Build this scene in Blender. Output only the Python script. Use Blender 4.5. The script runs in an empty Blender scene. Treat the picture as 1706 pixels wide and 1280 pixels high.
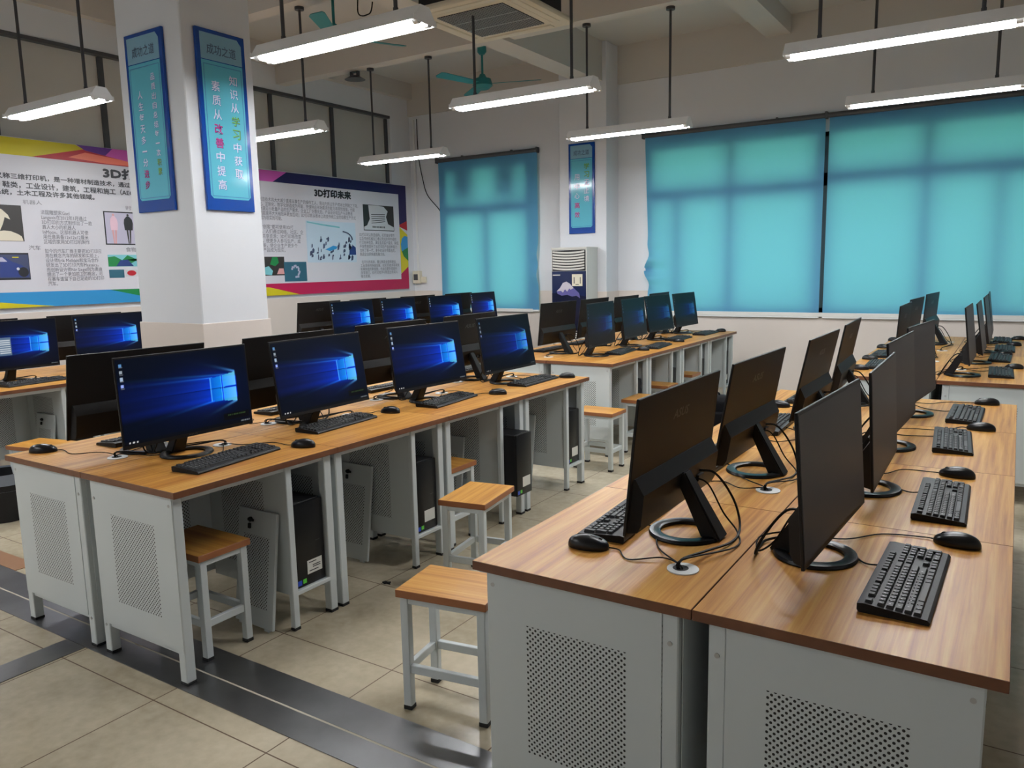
import bpy, bmesh, math, random
import numpy as np
from mathutils import Vector, Matrix, Euler
random.seed(7)
C = bpy.context.scene.collection
PI = math.pi
SC = bpy.context.scene

# ------------------------------------------------------------------ camera, world, exposure
cam_d = bpy.data.cameras.new('camera'); cam = bpy.data.objects.new('camera', cam_d); C.objects.link(cam)
YAW, PITCH, ROLL = -0.57290045, 0.14857587, -0.02005864
fw0 = Vector((math.sin(YAW), math.cos(YAW), 0)); r0 = Vector((math.cos(YAW), -math.sin(YAW), 0))
fwd = fw0*math.cos(PITCH) - Vector((0, 0, 1))*math.sin(PITCH)
u0 = r0.cross(fwd)
rgt = r0*math.cos(ROLL) + u0*math.sin(ROLL)
upv = -r0*math.sin(ROLL) + u0*math.cos(ROLL)
Mx = Matrix((rgt, upv, -fwd)).transposed().to_4x4()
Mx.translation = Vector((0, 0, 1.514))
cam.matrix_world = Mx
cam_d.sensor_fit = 'HORIZONTAL'; cam_d.sensor_width = 36; cam_d.lens = 1305.47/1706*36
cam_d.clip_start = 0.02; cam_d.clip_end = 100
SC.camera = cam

W = bpy.data.worlds.new('World'); SC.world = W; W.use_nodes = True
bg = W.node_tree.nodes['Background']; bg.inputs[0].default_value = (0.80, 1.0, 0.93, 1); bg.inputs[1].default_value = 1.75
TUBE_STRENGTH = 98.0
SC.view_settings.view_transform = 'Standard'; SC.view_settings.look = 'None'
SC.view_settings.gamma = 1; SC.view_settings.use_curve_mapping = False
SC.view_settings.exposure = 0.0

# ------------------------------------------------------------------ materials
def lin(c):
    return tuple((x/255/12.92 if x/255 <= .04045 else ((x/255+.055)/1.055)**2.4) for x in c)
class NT:
    def __init__(s, m): s.t = m.node_tree; s.n = s.t.nodes; s.l = s.t.links
    def new(s, ty, **kw):
        n = s.n.new(ty)
        for k, v in kw.items(): setattr(n, k, v)
        return n
    def link(s, a, b): s.l.new(a, b)
    def math(s, op, a, b=None, c=None):
        n = s.n.new('ShaderNodeMath'); n.operation = op
        for i, x in enumerate((a, b, c)):
            if x is None: continue
            if isinstance(x, (int, float)): n.inputs[i].default_value = x
            else: s.l.new(x, n.inputs[i])
        return n.outputs[0]
def mat(name, col, rough=.5, metal=0, spec=.5, bump=0, bscale=200, var=0, vscale=3, coat=0):
    m = bpy.data.materials.new(name); m.use_nodes = True
    t = NT(m); p = t.n['Principled BSDF']
    p.inputs['Base Color'].default_value = (*col, 1); p.inputs['Roughness'].default_value = rough
    p.inputs['Metallic'].default_value = metal; p.inputs['Specular IOR Level'].default_value = spec
    if coat: p.inputs['Coat Weight'].default_value = coat
    if bump or var:
        co = t.new('ShaderNodeTexCoord')
    if var:
        nz = t.new('ShaderNodeTexNoise'); nz.inputs['Scale'].default_value = vscale; nz.inputs['Detail'].default_value = 4
        t.link(co.outputs['Object'], nz.inputs['Vector'])
        r = t.new('ShaderNodeValToRGB')
        r.color_ramp.elements[0].color = (*[c*(1-var) for c in col], 1); r.color_ramp.elements[0].position = .3
        r.color_ramp.elements[1].color = (*[min(1, c*(1+var*.5)) for c in col], 1); r.color_ramp.elements[1].position = .7
        t.link(nz.outputs['Fac'], r.inputs[0]); t.link(r.outputs[0], p.inputs['Base Color'])
    if bump:
        nz = t.new('ShaderNodeTexNoise'); nz.inputs['Scale'].default_value = bscale
        t.link(co.outputs['Object'], nz.inputs['Vector'])
        b = t.new('ShaderNodeBump'); b.inputs['Strength'].default_value = bump; b.inputs['Distance'].default_value = .002
        t.link(nz.outputs['Fac'], b.inputs['Height']); t.link(b.outputs[0], p.inputs['Normal'])
    return m

def wood_mat(name, cols, rough, sx=58, sy=1.4):
    m = bpy.data.materials.new(name); m.use_nodes = True
    t = NT(m); p = t.n['Principled BSDF']
    co = t.new('ShaderNodeTexCoord'); oi = t.new('ShaderNodeObjectInfo')
    off = t.new('ShaderNodeVectorMath', operation='SCALE'); cx = t.new('ShaderNodeCombineXYZ')
    for i in range(3): t.link(oi.outputs['Random'], cx.inputs[i])
    t.link(cx.outputs[0], off.inputs[0]); off.inputs['Scale'].default_value = 37
    mp = t.new('ShaderNodeMapping'); mp.inputs['Scale'].default_value = (sx, sy, sx)
    t.link(co.outputs['Object'], mp.inputs['Vector'])
    ad = t.new('ShaderNodeVectorMath', operation='ADD'); t.link(mp.outputs[0], ad.inputs[0]); t.link(off.outputs[0], ad.inputs[1])
    n1 = t.new('ShaderNodeTexNoise'); n1.inputs['Scale'].default_value = 1; n1.inputs['Detail'].default_value = 6; n1.inputs['Roughness'].default_value = .62
    n1.inputs['Distortion'].default_value = .25
    t.link(ad.outputs[0], n1.inputs['Vector'])
    mp2 = t.new('ShaderNodeMapping'); mp2.inputs['Scale'].default_value = (.28, .6, .28)
    t.link(ad.outputs[0], mp2.inputs['Vector'])
    n2 = t.new('ShaderNodeTexNoise'); n2.inputs['Scale'].default_value = 1; n2.inputs['Detail'].default_value = 3
    t.link(mp2.outputs[0], n2.inputs['Vector'])
    f = t.math('ADD', t.math('MULTIPLY', n1.outputs['Fac'], .66), t.math('MULTIPLY', n2.outputs['Fac'], .34))
    r = t.new('ShaderNodeValToRGB'); e = r.color_ramp.elements
    e[0].position = .33; e[0].color = (*cols[0], 1); e[1].position = .66; e[1].color = (*cols[2], 1)
    k = e.new(.5); k.color = (*cols[1], 1)
    t.link(f, r.inputs[0]); t.link(r.outputs[0], p.inputs['Base Color'])
    p.inputs['Roughness'].default_value = rough; p.inputs['Specular IOR Level'].default_value = .27
    b = t.new('ShaderNodeBump'); b.inputs['Strength'].default_value = .05; b.inputs['Distance'].default_value = .002
    t.link(f, b.inputs['Height']); t.link(b.outputs[0], p.inputs['Normal'])
    return m

def perf_mat(name, col, rough, axis, box, pitch=.016, r=.205):
    """sheet steel; staggered round holes are painted dark, their inner shade in the colour; axis = object axis along the rows, box = (a0, a1, z0, z1)"""
    m = mat(name, col, rough); t = NT(m); p = t.n['Principled BSDF']
    co = t.new('ShaderNodeTexCoord'); sp = t.new('ShaderNodeSeparateXYZ'); t.link(co.outputs['Object'], sp.inputs[0])
    a = sp.outputs[axis]; z = sp.outputs['Z']
    def lat(o):
        d = []
        for c in (a, z):
            q = t.math('FRACT', t.math('ADD', t.math('DIVIDE', c, pitch), 100+o))
            d.append(t.math('POWER', t.math('SUBTRACT', q, .5), 2))
        return t.math('SQRT', t.math('ADD', d[0], d[1]))
    dm = t.math('MINIMUM', lat(0), lat(.5))
    h = t.math('LESS_THAN', dm, r)
    for c, lo, hi in ((a, box[0], box[1]), (z, box[2], box[3])):
        h = t.math('MULTIPLY', h, t.math('GREATER_THAN', c, lo)); h = t.math('MULTIPLY', h, t.math('LESS_THAN', c, hi))
    mx = t.new('ShaderNodeMix', data_type='RGBA')
    mx.inputs[6].default_value = (*col, 1); mx.inputs[7].default_value = (.006, .006, .006, 1)
    t.link(h, mx.inputs[0]); t.link(mx.outputs[2], p.inputs['Base Color'])
    return m

M = {}
wood_cols = (lin((160, 98, 38)), lin((198, 140, 64)), lin((218, 170, 92)))
M['wood'] = wood_mat('wood_laminate', wood_cols, .36)
M['edge'] = mat('brown_edge_band', lin((112, 68, 42)), .4, var=.15, vscale=30)
M['seat'] = wood_mat('stool_wood', (lin((168, 108, 42)), lin((204, 146, 66)), lin((218, 168, 88))), .35)
M['seat_edge'] = mat('stool_edge', lin((150, 92, 52)), .4)
WM = lin((206, 212, 212))
M['steel'] = mat('white_powder_coat', WM, .38, bump=.03, bscale=600)
M['perf_side'] = perf_mat('perforated_side_steel', WM, .38, 'X', (.165, .445, .245, .6))
M['perf_part'] = perf_mat('perforated_partition_steel', WM, .38, 'X', (.12, .40, .24, .63))
M['perf_back'] = perf_mat('perforated_back_steel', WM, .38, 'Y', (.14, .44, .26, .62))
M['perf_cover'] = perf_mat('perforated_cover_steel', WM, .38, 'X', (-.085, .085, .09, .40))
M['rubber'] = mat('black_rubber', (.012, .012, .012), .7)
M['plastic'] = mat('black_plastic', (.012, .012, .013), .45, spec=.2, bump=.05, bscale=1500)
M['housing'] = mat('monitor_housing', (.014, .013, .013), .42, spec=.16, bump=.08, bscale=1800)
M['bezel'] = mat('bezel_black', (.007, .007, .008), .3, spec=.25)
M['logo'] = mat('logo_grey', (.055, .055, .058), .35, metal=.4)
M['keys'] = mat('key_plastic', (.026, .026, .027), .5, spec=.3)
M['legend'] = mat('key_legend', (.32, .32, .32), .6)
M['gloss'] = mat('glossy_black', (.010, .010, .011), .28, spec=.3)
M['cable'] = mat('black_cable', (.008, .008, .008), .6, spec=.12)
M['case'] = mat('computer_case', (.010, .010, .012), .45, spec=.25, bump=.05, bscale=900)
M['white'] = mat('white_plastic', (.75, .76, .76), .45)
M['sticker'] = mat('paper_sticker', (.70, .69, .64), .6)
M['ink'] = mat('dark_ink', (.02, .02, .022), .7)
M['stblue'] = mat('sticker_blue', lin((30, 70, 190)), .4)
M['stgreen'] = mat('sticker_green', lin((90, 200, 60)), .4)
M['wall'] = mat('white_wall_paint', lin((218, 221, 226)), .7, bump=.05, bscale=60, var=.03, vscale=.6)
M['wain'] = mat('beige_wainscot', lin((216, 206, 198)), .32, var=.05, vscale=1.2)
M['ceil'] = mat('ceiling_paint', lin((198, 197, 194)), .8, var=.05, vscale=.5)
M['beam'] = mat('beam_paint', lin((200, 196, 190)), .75)
M['panel'] = mat('grey_board_panel', lin((196, 194, 188)), .55, var=.08, vscale=1)
M['dframe'] = mat('dark_grey_frame', lin((74, 76, 80)), .45)
M['rod'] = mat('dark_rod', lin((62, 62, 66)), .45)
M['lampw'] = mat('lamp_white_enamel', (.80, .80, .80), .3)
M['sock'] = mat('lamp_socket', (.55, .55, .55), .4)
M['teal'] = mat('fan_teal', lin((42, 132, 136)), .4)
M['beige'] = mat('cassette_beige', lin((208, 200, 180)), .45)
M['blackm'] = mat('black_matte', (.01, .01, .011), .7)
M['grid'] = mat('grille_grey', (.30, .30, .30), .5)
M['alu'] = mat('aluminium', (.5, .5, .5), .35, metal=.8)
M['acw'] = mat('air_conditioner_white', lin((205, 204, 198)), .4)
M['stone'] = mat('sill_stone', lin((222, 222, 218)), .3)
M['mount'] = mat('photo_night', lin((28, 38, 74)), .15)
M['bag'] = mat('black_nylon', (.004, .004, .005), .6, spec=.1, bump=.3, bscale=300)
M['liner'] = mat('bag_liner', lin((120, 128, 140)), .4)
M['cream'] = mat('cream_plastic', lin((214, 208, 188)), .45)

m = bpy.data.materials.new('fluorescent_tube'); m.use_nodes = True; t = NT(m); t.n.clear()
o_ = t.new('ShaderNodeOutputMaterial'); e_ = t.new('ShaderNodeEmission'); e_.inputs[0].default_value = (.97, .985, 1.0, 1); e_.inputs[1].default_value = TUBE_STRENGTH
t.link(e_.outputs[0], o_.inputs[0]); M['tube'] = m

m = bpy.data.materials.new('blind_fabric'); m.use_nodes = True; t = NT(m); t.n.clear()
o_ = t.new('ShaderNodeOutputMaterial'); d_ = t.new('ShaderNodeBsdfDiffuse'); d_.inputs[0].default_value = (.17, .40, .78, 1)
tr = t.new('ShaderNodeBsdfTranslucent'); tr.inputs[0].default_value = (.17, .60, .50, 1)
mx = t.new('ShaderNodeMixShader'); mx.inputs[0].default_value = .48
t.link(d_.outputs[0], mx.inputs[1]); t.link(tr.outputs[0], mx.inputs[2])
co = t.new('ShaderNodeTexCoord'); mp = t.new('ShaderNodeMapping'); mp.inputs['Scale'].default_value = (160, 160, 900)
nz = t.new('ShaderNodeTexNoise'); nz.inputs['Scale'].default_value = 1; t.link(co.outputs['Object'], mp.inputs[0]); t.link(mp.outputs[0], nz.inputs['Vector'])
bp = t.new('ShaderNodeBump'); bp.inputs['Strength'].default_value = .08; bp.inputs['Distance'].default_value = .001
t.link(nz.outputs['Fac'], bp.inputs['Height']); t.link(bp.outputs[0], d_.inputs['Normal'])
t.link(mx.outputs[0], o_.inputs[0]); M['blind'] = m

m = mat('window_glass', (1, 1, 1), .03); NT(m).n['Principled BSDF'].inputs['Transmission Weight'].default_value = 1
NT(m).n['Principled BSDF'].inputs['IOR'].default_value = 1.02; M['glass'] = m

def floor_mat():
    m = bpy.data.materials.new('beige_floor_tile'); m.use_nodes = True; t = NT(m); p = t.n['Principled BSDF']
    co = t.new('ShaderNodeTexCoord'); sp = t.new('ShaderNodeSeparateXYZ'); t.link(co.outputs['Object'], sp.inputs[0])
    def joint(c, off):
        q = t.math('FRACT', t.math('ADD', t.math('DIVIDE', t.math('SUBTRACT', c, off), .6), 50.5))
        return t.math('LESS_THAN', t.math('ABSOLUTE', t.math('SUBTRACT', q, .5)), .0042)
    j = t.math('MAXIMUM', joint(sp.outputs['X'], -1.92), joint(sp.outputs['Y'], 1.49))
    n1 = t.new('ShaderNodeTexNoise'); n1.inputs['Scale'].default_value = 2.2; n1.inputs['Detail'].default_value = 5; t.link(co.outputs['Object'], n1.inputs['Vector'])
    n2 = t.new('ShaderNodeTexNoise'); n2.inputs['Scale'].default_value = 26; n2.inputs['Detail'].default_value = 6; t.link(co.outputs['Object'], n2.inputs['Vector'])
    r = t.new('ShaderNodeValToRGB'); r.color_ramp.elements[0].position = .32; r.color_ramp.elements[1].position = .68
    r.color_ramp.elements[0].color = (*lin((172, 160, 135)), 1); r.color_ramp.elements[1].color = (*lin((210, 198, 174)), 1)
    t.link(t.math('ADD', t.math('MULTIPLY', n1.outputs['Fac'], .7), t.math('MULTIPLY', n2.outputs['Fac'], .3)), r.inputs[0])
    mx = t.new('ShaderNodeMix', data_type='RGBA'); mx.inputs[7].default_value = (*lin((96, 74, 52)), 1)
    t.link(j, mx.inputs[0]); t.link(r.outputs[0], mx.inputs[6]); t.link(mx.outputs[2], p.inputs['Base Color'])
    rr = t.math('ADD', t.math('MULTIPLY', n1.outputs['Fac'], .18), .12); t.link(t.math('ADD', rr, t.math('MULTIPLY', j, .4)), p.inputs['Roughness'])
    b = t.new('ShaderNodeBump'); b.inputs['Strength'].default_value = .25; b.inputs['Distance'].default_value = .002
    t.link(t.math('SUBTRACT', 1, j), b.inputs['Height']); t.link(b.outputs[0], p.inputs['Normal'])
    return m
M['floor'] = floor_mat()
M['strip'] = mat('brushed_steel_strip', lin((138, 138, 140)), .3, metal=.9, var=.22, vscale=4)
M['grout'] = mat('pale_grout', lin((190, 182, 165)), .8)
M['ftrim'] = mat('brown_floor_band', lin((150, 112, 84)), .35)

# ------------------------------------------------------------------ mesh helpers
def BM(): return bmesh.new()
def bx(bm, x0, x1, y0, y1, z0, z1, bev=0, mi=0, xf=None, seg=1):
    r = bmesh.ops.create_cube(bm, size=1)
    vs = r['verts']
    for v in vs:
        v.co = Vector(((x0+x1)/2 + v.co.x*(x1-x0), (y0+y1)/2 + v.co.y*(y1-y0), (z0+z1)/2 + v.co.z*(z1-z0)))
    fs = set(f for v in vs for f in v.link_faces)
    if bev:
        es = list(set(e for v in vs for e in v.link_edges))
        q = bmesh.ops.bevel(bm, geom=es, offset=bev, segments=seg, affect='EDGES', profile=.5)
        fs = set(f for v in q['verts'] for f in v.link_faces) | set(q['faces']); vs = list(set(v for f in fs for v in f.verts))
    for f in fs: f.material_index = mi
    if xf:
        for v in vs: v.co = xf @ v.co
    return vs
def cyl(bm, p0, p1, r, n=12, r1=None, mi=0, cap=True):
    p0, p1 = Vector(p0), Vector(p1); d = p1-p0; L = d.length
    q = d.to_track_quat('Z', 'Y').to_matrix().to_4x4(); q.translation = (p0+p1)/2
    res = bmesh.ops.create_cone(bm, cap_ends=cap, segments=n, radius1=r, radius2=r if r1 is None else r1, depth=L, matrix=q)
    for f in set(f for v in res['verts'] for f in v.link_faces): f.material_index = mi
    return res['verts']
def poly(bm, pts, w0, w1, mi=0, plane='uv'):
    """closed outline (u, v) extruded from w0 to w1; plane gives which axes u, v, w are"""
    def P(u, v, w):
        return {'uv': (u, v, w), 'xz': (u, w, v), 'yz': (w, u, v)}[plane]
    a = [bm.verts.new(P(u, v, w0)) for u, v in pts]; b = [bm.verts.new(P(u, v, w1)) for u, v in pts]
    n = len(pts); fs = [bm.faces.new(a), bm.faces.new(b)]
    for i in range(n): fs.append(bm.faces.new((a[i], a[(i+1) % n], b[(i+1) % n], b[i])))
    for f in fs: f.material_index = mi
    return a+b
def catmull(pts, n):
    P = [Vector(p) for p in pts]; P = [2*P[0]-P[1]]+P+[2*P[-1]-P[-2]]; out = []
    for i in range(1, len(P)-2):
        for k in range(n):
            s = k/n; a, b, c, d = P[i-1:i+3]
            out.append(.5*((2*b)+(c-a)*s+(2*a-5*b+4*c-d)*s*s+(3*b-a-3*c+d)*s**3))
    out.append(P[-2]); return out
def tube(bm, pts, r, n=6, sub=6, mi=0):
    Q = catmull(pts, sub); rings = []
    for i, p in enumerate(Q):
        d = (Q[min(i+1, len(Q)-1)]-Q[max(i-1, 0)]).normalized()
        a = d.cross(Vector((0, 0, 1)));
        if a.length < .05: a = d.cross(Vector((1, 0, 0)))
        a.normalize(); b = d.cross(a)
        rings.append([bm.verts.new(p + a*r*math.cos(2*PI*k/n) + b*r*math.sin(2*PI*k/n)) for k in range(n)])
    for i in range(len(rings)-1):
        for k in range(n):
            f = bm.faces.new((rings[i][k], rings[i][(k+1) % n], rings[i+1][(k+1) % n], rings[i+1][k])); f.material_index = mi
    bm.faces.new(rings[0][::-1]); bm.faces.new(rings[-1])
def obj(name, bm, mats, parent=None, loc=None, rot=None, smooth=35):
    bmesh.ops.recalc_face_normals(bm, faces=bm.faces)
    me = bpy.data.meshes.new(name); bm.to_mesh(me); bm.free()
    for m_ in (mats if isinstance(mats, (list, tuple)) else [mats]): me.materials.append(m_)
    if smooth:
        for p in me.polygons: p.use_smooth = True
        me.set_sharp_from_angle(angle=math.radians(smooth))
    o = bpy.data.objects.new(name, me); C.objects.link(o)
    if parent: o.parent = parent
    if loc: o.location = loc
    if rot: o.rotation_euler = rot
    return o
def thing(name, label, cat, loc=(0, 0, 0), rotz=0, group=None):
    o = bpy.data.objects.new(name, None); C.objects.link(o); o.empty_display_size = .1
    o.location = loc; o.rotation_euler = (0, 0, rotz); o['label'] = label; o['category'] = cat
    if group: o['group'] = group
    return o
def tag(o, label, cat, group=None):
    o['label'] = label; o['category'] = cat
    if group: o['group'] = group
    return o
def struct(name, bm, mats, parent=None, label=None):
    o = obj(name, bm, mats, parent)
    if not parent: o['kind'] = 'structure'
    if label: o['label'] = label
    return o
def dup(root, loc, rotz, label=None, group=None):
    r = root.copy(); C.objects.link(r); r.location = loc; r.rotation_euler = (0, 0, rotz)
    if label: r['label'] = label
    if group: r['group'] = group
    for ch in list(root.children):
        c = ch.copy(); C.objects.link(c); c.parent = r
        for g in list(ch.children):
            d = g.copy(); C.objects.link(d); d.parent = c
    return r

def txt(name, s, box, m, parent, w=.004, bold=0, align='LEFT', res=2, line=1.0, heavy=0):
    """lettering scaled to fill box (u0, u1, v0, v1) in the parent's (u, v) plane at height w"""
    c = bpy.data.curves.new('lettering', 'FONT'); c.body = s; c.align_x = align; c.resolution_u = res
    c.offset = bold; c.space_line = line
    o = bpy.data.objects.new('lettering_source', c); C.objects.link(o)
    bpy.context.view_layer.update()
    me = bpy.data.meshes.new_from_object(o.evaluated_get(bpy.context.evaluated_depsgraph_get()))
    bpy.data.objects.remove(o); bpy.data.curves.remove(c)
    xs = np.empty(len(me.vertices)*3, np.float32); me.vertices.foreach_get('co', xs); v = xs.reshape(-1, 3)
    lo, hi = v.min(0), v.max(0)
    v[:, 0] = box[0] + (v[:, 0]-lo[0])/max(1e-6, hi[0]-lo[0])*(box[1]-box[0])
    v[:, 1] = box[2] + (v[:, 1]-lo[1])/max(1e-6, hi[1]-lo[1])*(box[3]-box[2])
    v[:, 2] = w
    me.vertices.foreach_set('co', v.ravel()); me.update(); me.name = name
    if heavy:                                       # heavier strokes: the same lettering laid over itself, slightly shifted
        bm = BM()
        for n_, (du, dv) in enumerate(((0, 0), (heavy, 0), (-heavy, 0), (0, heavy), (0, -heavy), (heavy*.7, heavy*.7), (-heavy*.7, -heavy*.7))):
            k0 = len(bm.verts); bm.from_mesh(me); bm.verts.ensure_lookup_table()
            for q_ in bm.verts[k0:]: q_.co += Vector((du, dv, n_*.00004))
        bm.to_mesh(me); bm.free()
    me.materials.clear(); me.materials.append(m)
    q = bpy.data.objects.new(name, me); C.objects.link(q); q.parent = parent
    return q
def cmat(name, rgb, rough=.45): return mat(name, lin(rgb), rough)

# ------------------------------------------------------------------ room shell
XL, XR, YB, YF, ZC = -7.8, 2.4, 9.4, -1.6, 4.2
bm = BM(); bx(bm, XL-.2, XR+.2, YF-.2, YB+.3, -.1, 0); struct('floor', bm, M['floor'])
bm = BM(); bx(bm, XL-.2, XR+.2, YF-.2, YB+.3, ZC, ZC+.15); struct('ceiling', bm, M['ceil'])
bm = BM(); bx(bm, XL-.2, XL, YF-.2, YB+.3, 0, 2.75); bx(bm, XL-.2, XL, YF-.2, YB+.3, 3.69, ZC)
bx(bm, XL-.2, XL, YF-.2, .6, 2.75, 3.69); bx(bm, XL-.2, XL, 8.97, YB+.3, 2.75, 3.69)
struct('wall_left', bm, M['wall'])
bm = BM(); bx(bm, XL, XL+.10, YF, YB, 3.98, ZC); struct('beam', bm, M['beam'])
bm = BM(); bx(bm, XR, XR+.2, YF-.2, YB+.3, 0, ZC); struct('wall_right', bm, M['wall'])
bm = BM(); bx(bm, XL, XR, YF-.2, YF, 0, ZC); struct('wall_front', bm, M['wall'])
WZ0, WZ1 = .93, 2.92
holes = [(-7.16, -5.72), (-3.95, .34)]
bm = BM(); xs = [XL-.2, -7.16, -5.72, -3.95, .34, XR+.2]
for i in (0, 2, 4): bx(bm, xs[i], xs[i+1], YB, YB+.24, 0, ZC)
for a, b in holes: bx(bm, a, b, YB, YB+.24, 0, WZ0); bx(bm, a, b, YB, YB+.24, WZ1, ZC)
struct('wall_back', bm, M['wall'])
bm = BM(); bx(bm, -4.4, XR, YB-.03, YB, 3.745, ZC); struct('beam', bm, M['beam'])
bm = BM(); bx(bm, XL, -5.05, YB-.03, YB, 3.745, ZC); struct('beam', bm, M['beam'])
# pillars and beams
bm = BM(); bx(bm, -5.07, -4.4, 3.17, 3.70, 0, ZC, .006); struct('pillar', bm, M['wall'])
bm = BM(); bx(bm, -5.05, -4.385, 9.05, YB, 0, ZC, .006); struct('pillar', bm, M['wall'])
bm = BM(); bx(bm, -4.72, -4.44, 3.7, 9.06, 3.74, ZC); struct('beam', bm, M['beam'])
bm = BM(); bx(bm, -2.56, -2.29, YF, YB, 4.0, ZC); struct('beam', bm, M['beam'])
bm = BM(); bx(bm, -.32, -.05, YF, YB, 4.0, ZC); struct('beam', bm, M['beam'])
for yb in (3.33, 5.13, 7.06):
    bm = BM(); bx(bm, XL, XR, yb-.16, yb, 3.78, ZC); struct('beam', bm, M['beam'])
# wainscot (a tiled lower wall, slightly proud)
def wains(name, x0, x1, y0, y1, z1=1.18):
    bm = BM(); bx(bm, x0, x1, y0, y1, 0, z1, .003); struct(name, bm, M['wain'])
wains('trim_1', XL, XL+.012, YF, YB)
wains('trim_2', XL+.012, -7.16, YB-.012, YB); wains('trim_2', -5.72, -5.06, YB-.012, YB); wains('trim_2', -4.38, -3.95, YB-.012, YB)
wains('trim_2', -7.16, -5.72, YB-.012, YB, .87); wains('trim_2', -3.95, .34, YB-.012, YB, .87); wains('trim_2', .34, XR, YB-.012, YB)
wains('trim_3', -5.08, -4.39, 3.16, 3.71, 1.19)
wains('trim_3', -5.06, -4.376, 9.04, YB, 1.18)
wains('trim_4', XR-.012, XR, YF, YB)
# window sills
for i, (a, b) in enumerate(holes):
    bm = BM(); bx(bm, a-.06, b+.06, YB-.06, YB+.2, .885, .93, .004); struct('trim_5', bm, M['stone'])
# windows
def window(n, a, b, mull, trans, extra=()):
    e = bpy.data.objects.new('window_%d' % n, None); C.objects.link(e); e.location = (a, YB+.035, WZ0); e['kind'] = 'structure'
    w, h = b-a, WZ1-WZ0
    bm = BM()
    bx(bm, 0, w, 0, .06, 0, .05); bx(bm, 0, w, 0, .06, h-.05, h); bx(bm, 0, .05, 0, .06, 0, h); bx(bm, w-.05, w, 0, .06, 0, h)
    for z0, z1, x0, x1 in trans: bx(bm, x0-a, x1-a, 0, .06, z0-WZ0, z1-WZ0)
    for x, z0, z1, t_ in mull: bx(bm, x-a-t_/2, x-a+t_/2, 0, .06, z0-WZ0, z1-WZ0)
    obj('window_frame', bm, M['dframe'], e)
    bm = BM(); bx(bm, .01, w-.01, .028, .034, .01, h-.01); obj('glass_pane', bm, M['glass'], e)
    for x0, x1, z0, z1 in extra:
        bm = BM(); bx(bm, x0-a, x1-a, .065, .14, z0-WZ0, z1-WZ0, .01); obj('fan_box', bm, M['dframe'], e)
window(1, -7.16, -5.72, [(-6.43, WZ0, 2.30, .10)], [(2.26, 2.40, -7.16, -5.72)], [(-6.99, -6.62, 2.47, 2.90), (-6.27, -5.93, 2.47, 2.90)])
window(2, -3.95, .34, [(-3.58, WZ0, 2.28, .08), (-2.93, WZ0, WZ1, .09), (-1.905, WZ0, WZ1, .15), (-.87, WZ0, WZ1, .09), (-.2, WZ0, 2.35, .06)],
       [(2.27, 2.41, -3.95, -1.9), (2.34, 2.48, -1.9, .34)])
bm = BM(); bx(bm, XL-.4, XR+.4, YB+.24, YB+1.0, 3.02, 3.14); struct('unseen_eave', bm, M['wall'])  # overhang out of view, put in to darken the blinds towards the top
# boarded upper panels of the left wall
e = bpy.data.objects.new('window_3', None); C.objects.link(e); e.location = (XL, 0, 0); e['kind'] = 'structure'
ys = [.6, 1.62, 2.65, 3.68, 4.71, 5.77, 6.84, 7.87, 8.94]
for a, b in zip(ys[:-1], ys[1:]):
    bm = BM(); bx(bm, -.10, -.07, a, b, 2.75, 3.69); obj('board_panel', bm, M['panel'], e)
bm = BM(); bx(bm, -.075, .008, .6, 8.97, 3.665, 3.70)
for y in ys: bx(bm, -.075, -.045, y-.028, y+.028, 2.75, 3.66)
obj('panel_frame', bm, M['dframe'], e)
# floor strips
bm = BM(); bx(bm, XL, XR, 1.585, 1.703, 0, .003); bx(bm, XL, XR, 1.712, 1.86, 0, .003); struct('trim_6', bm, M['strip'])
bm = BM(); bx(bm, XL, XR, 1.703, 1.712, 0, .0025); struct('trim_6', bm, M['grout'])
bm = BM(); bx(bm, -3.275, -3.135, YF, 1.583, 0, .003); struct('trim_7', bm, M['strip'])
bm = BM(); bx(bm, XL, -4.3, 1.862, 1.97, 0, .003); struct('trim_8', bm, M['ftrim'])

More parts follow.
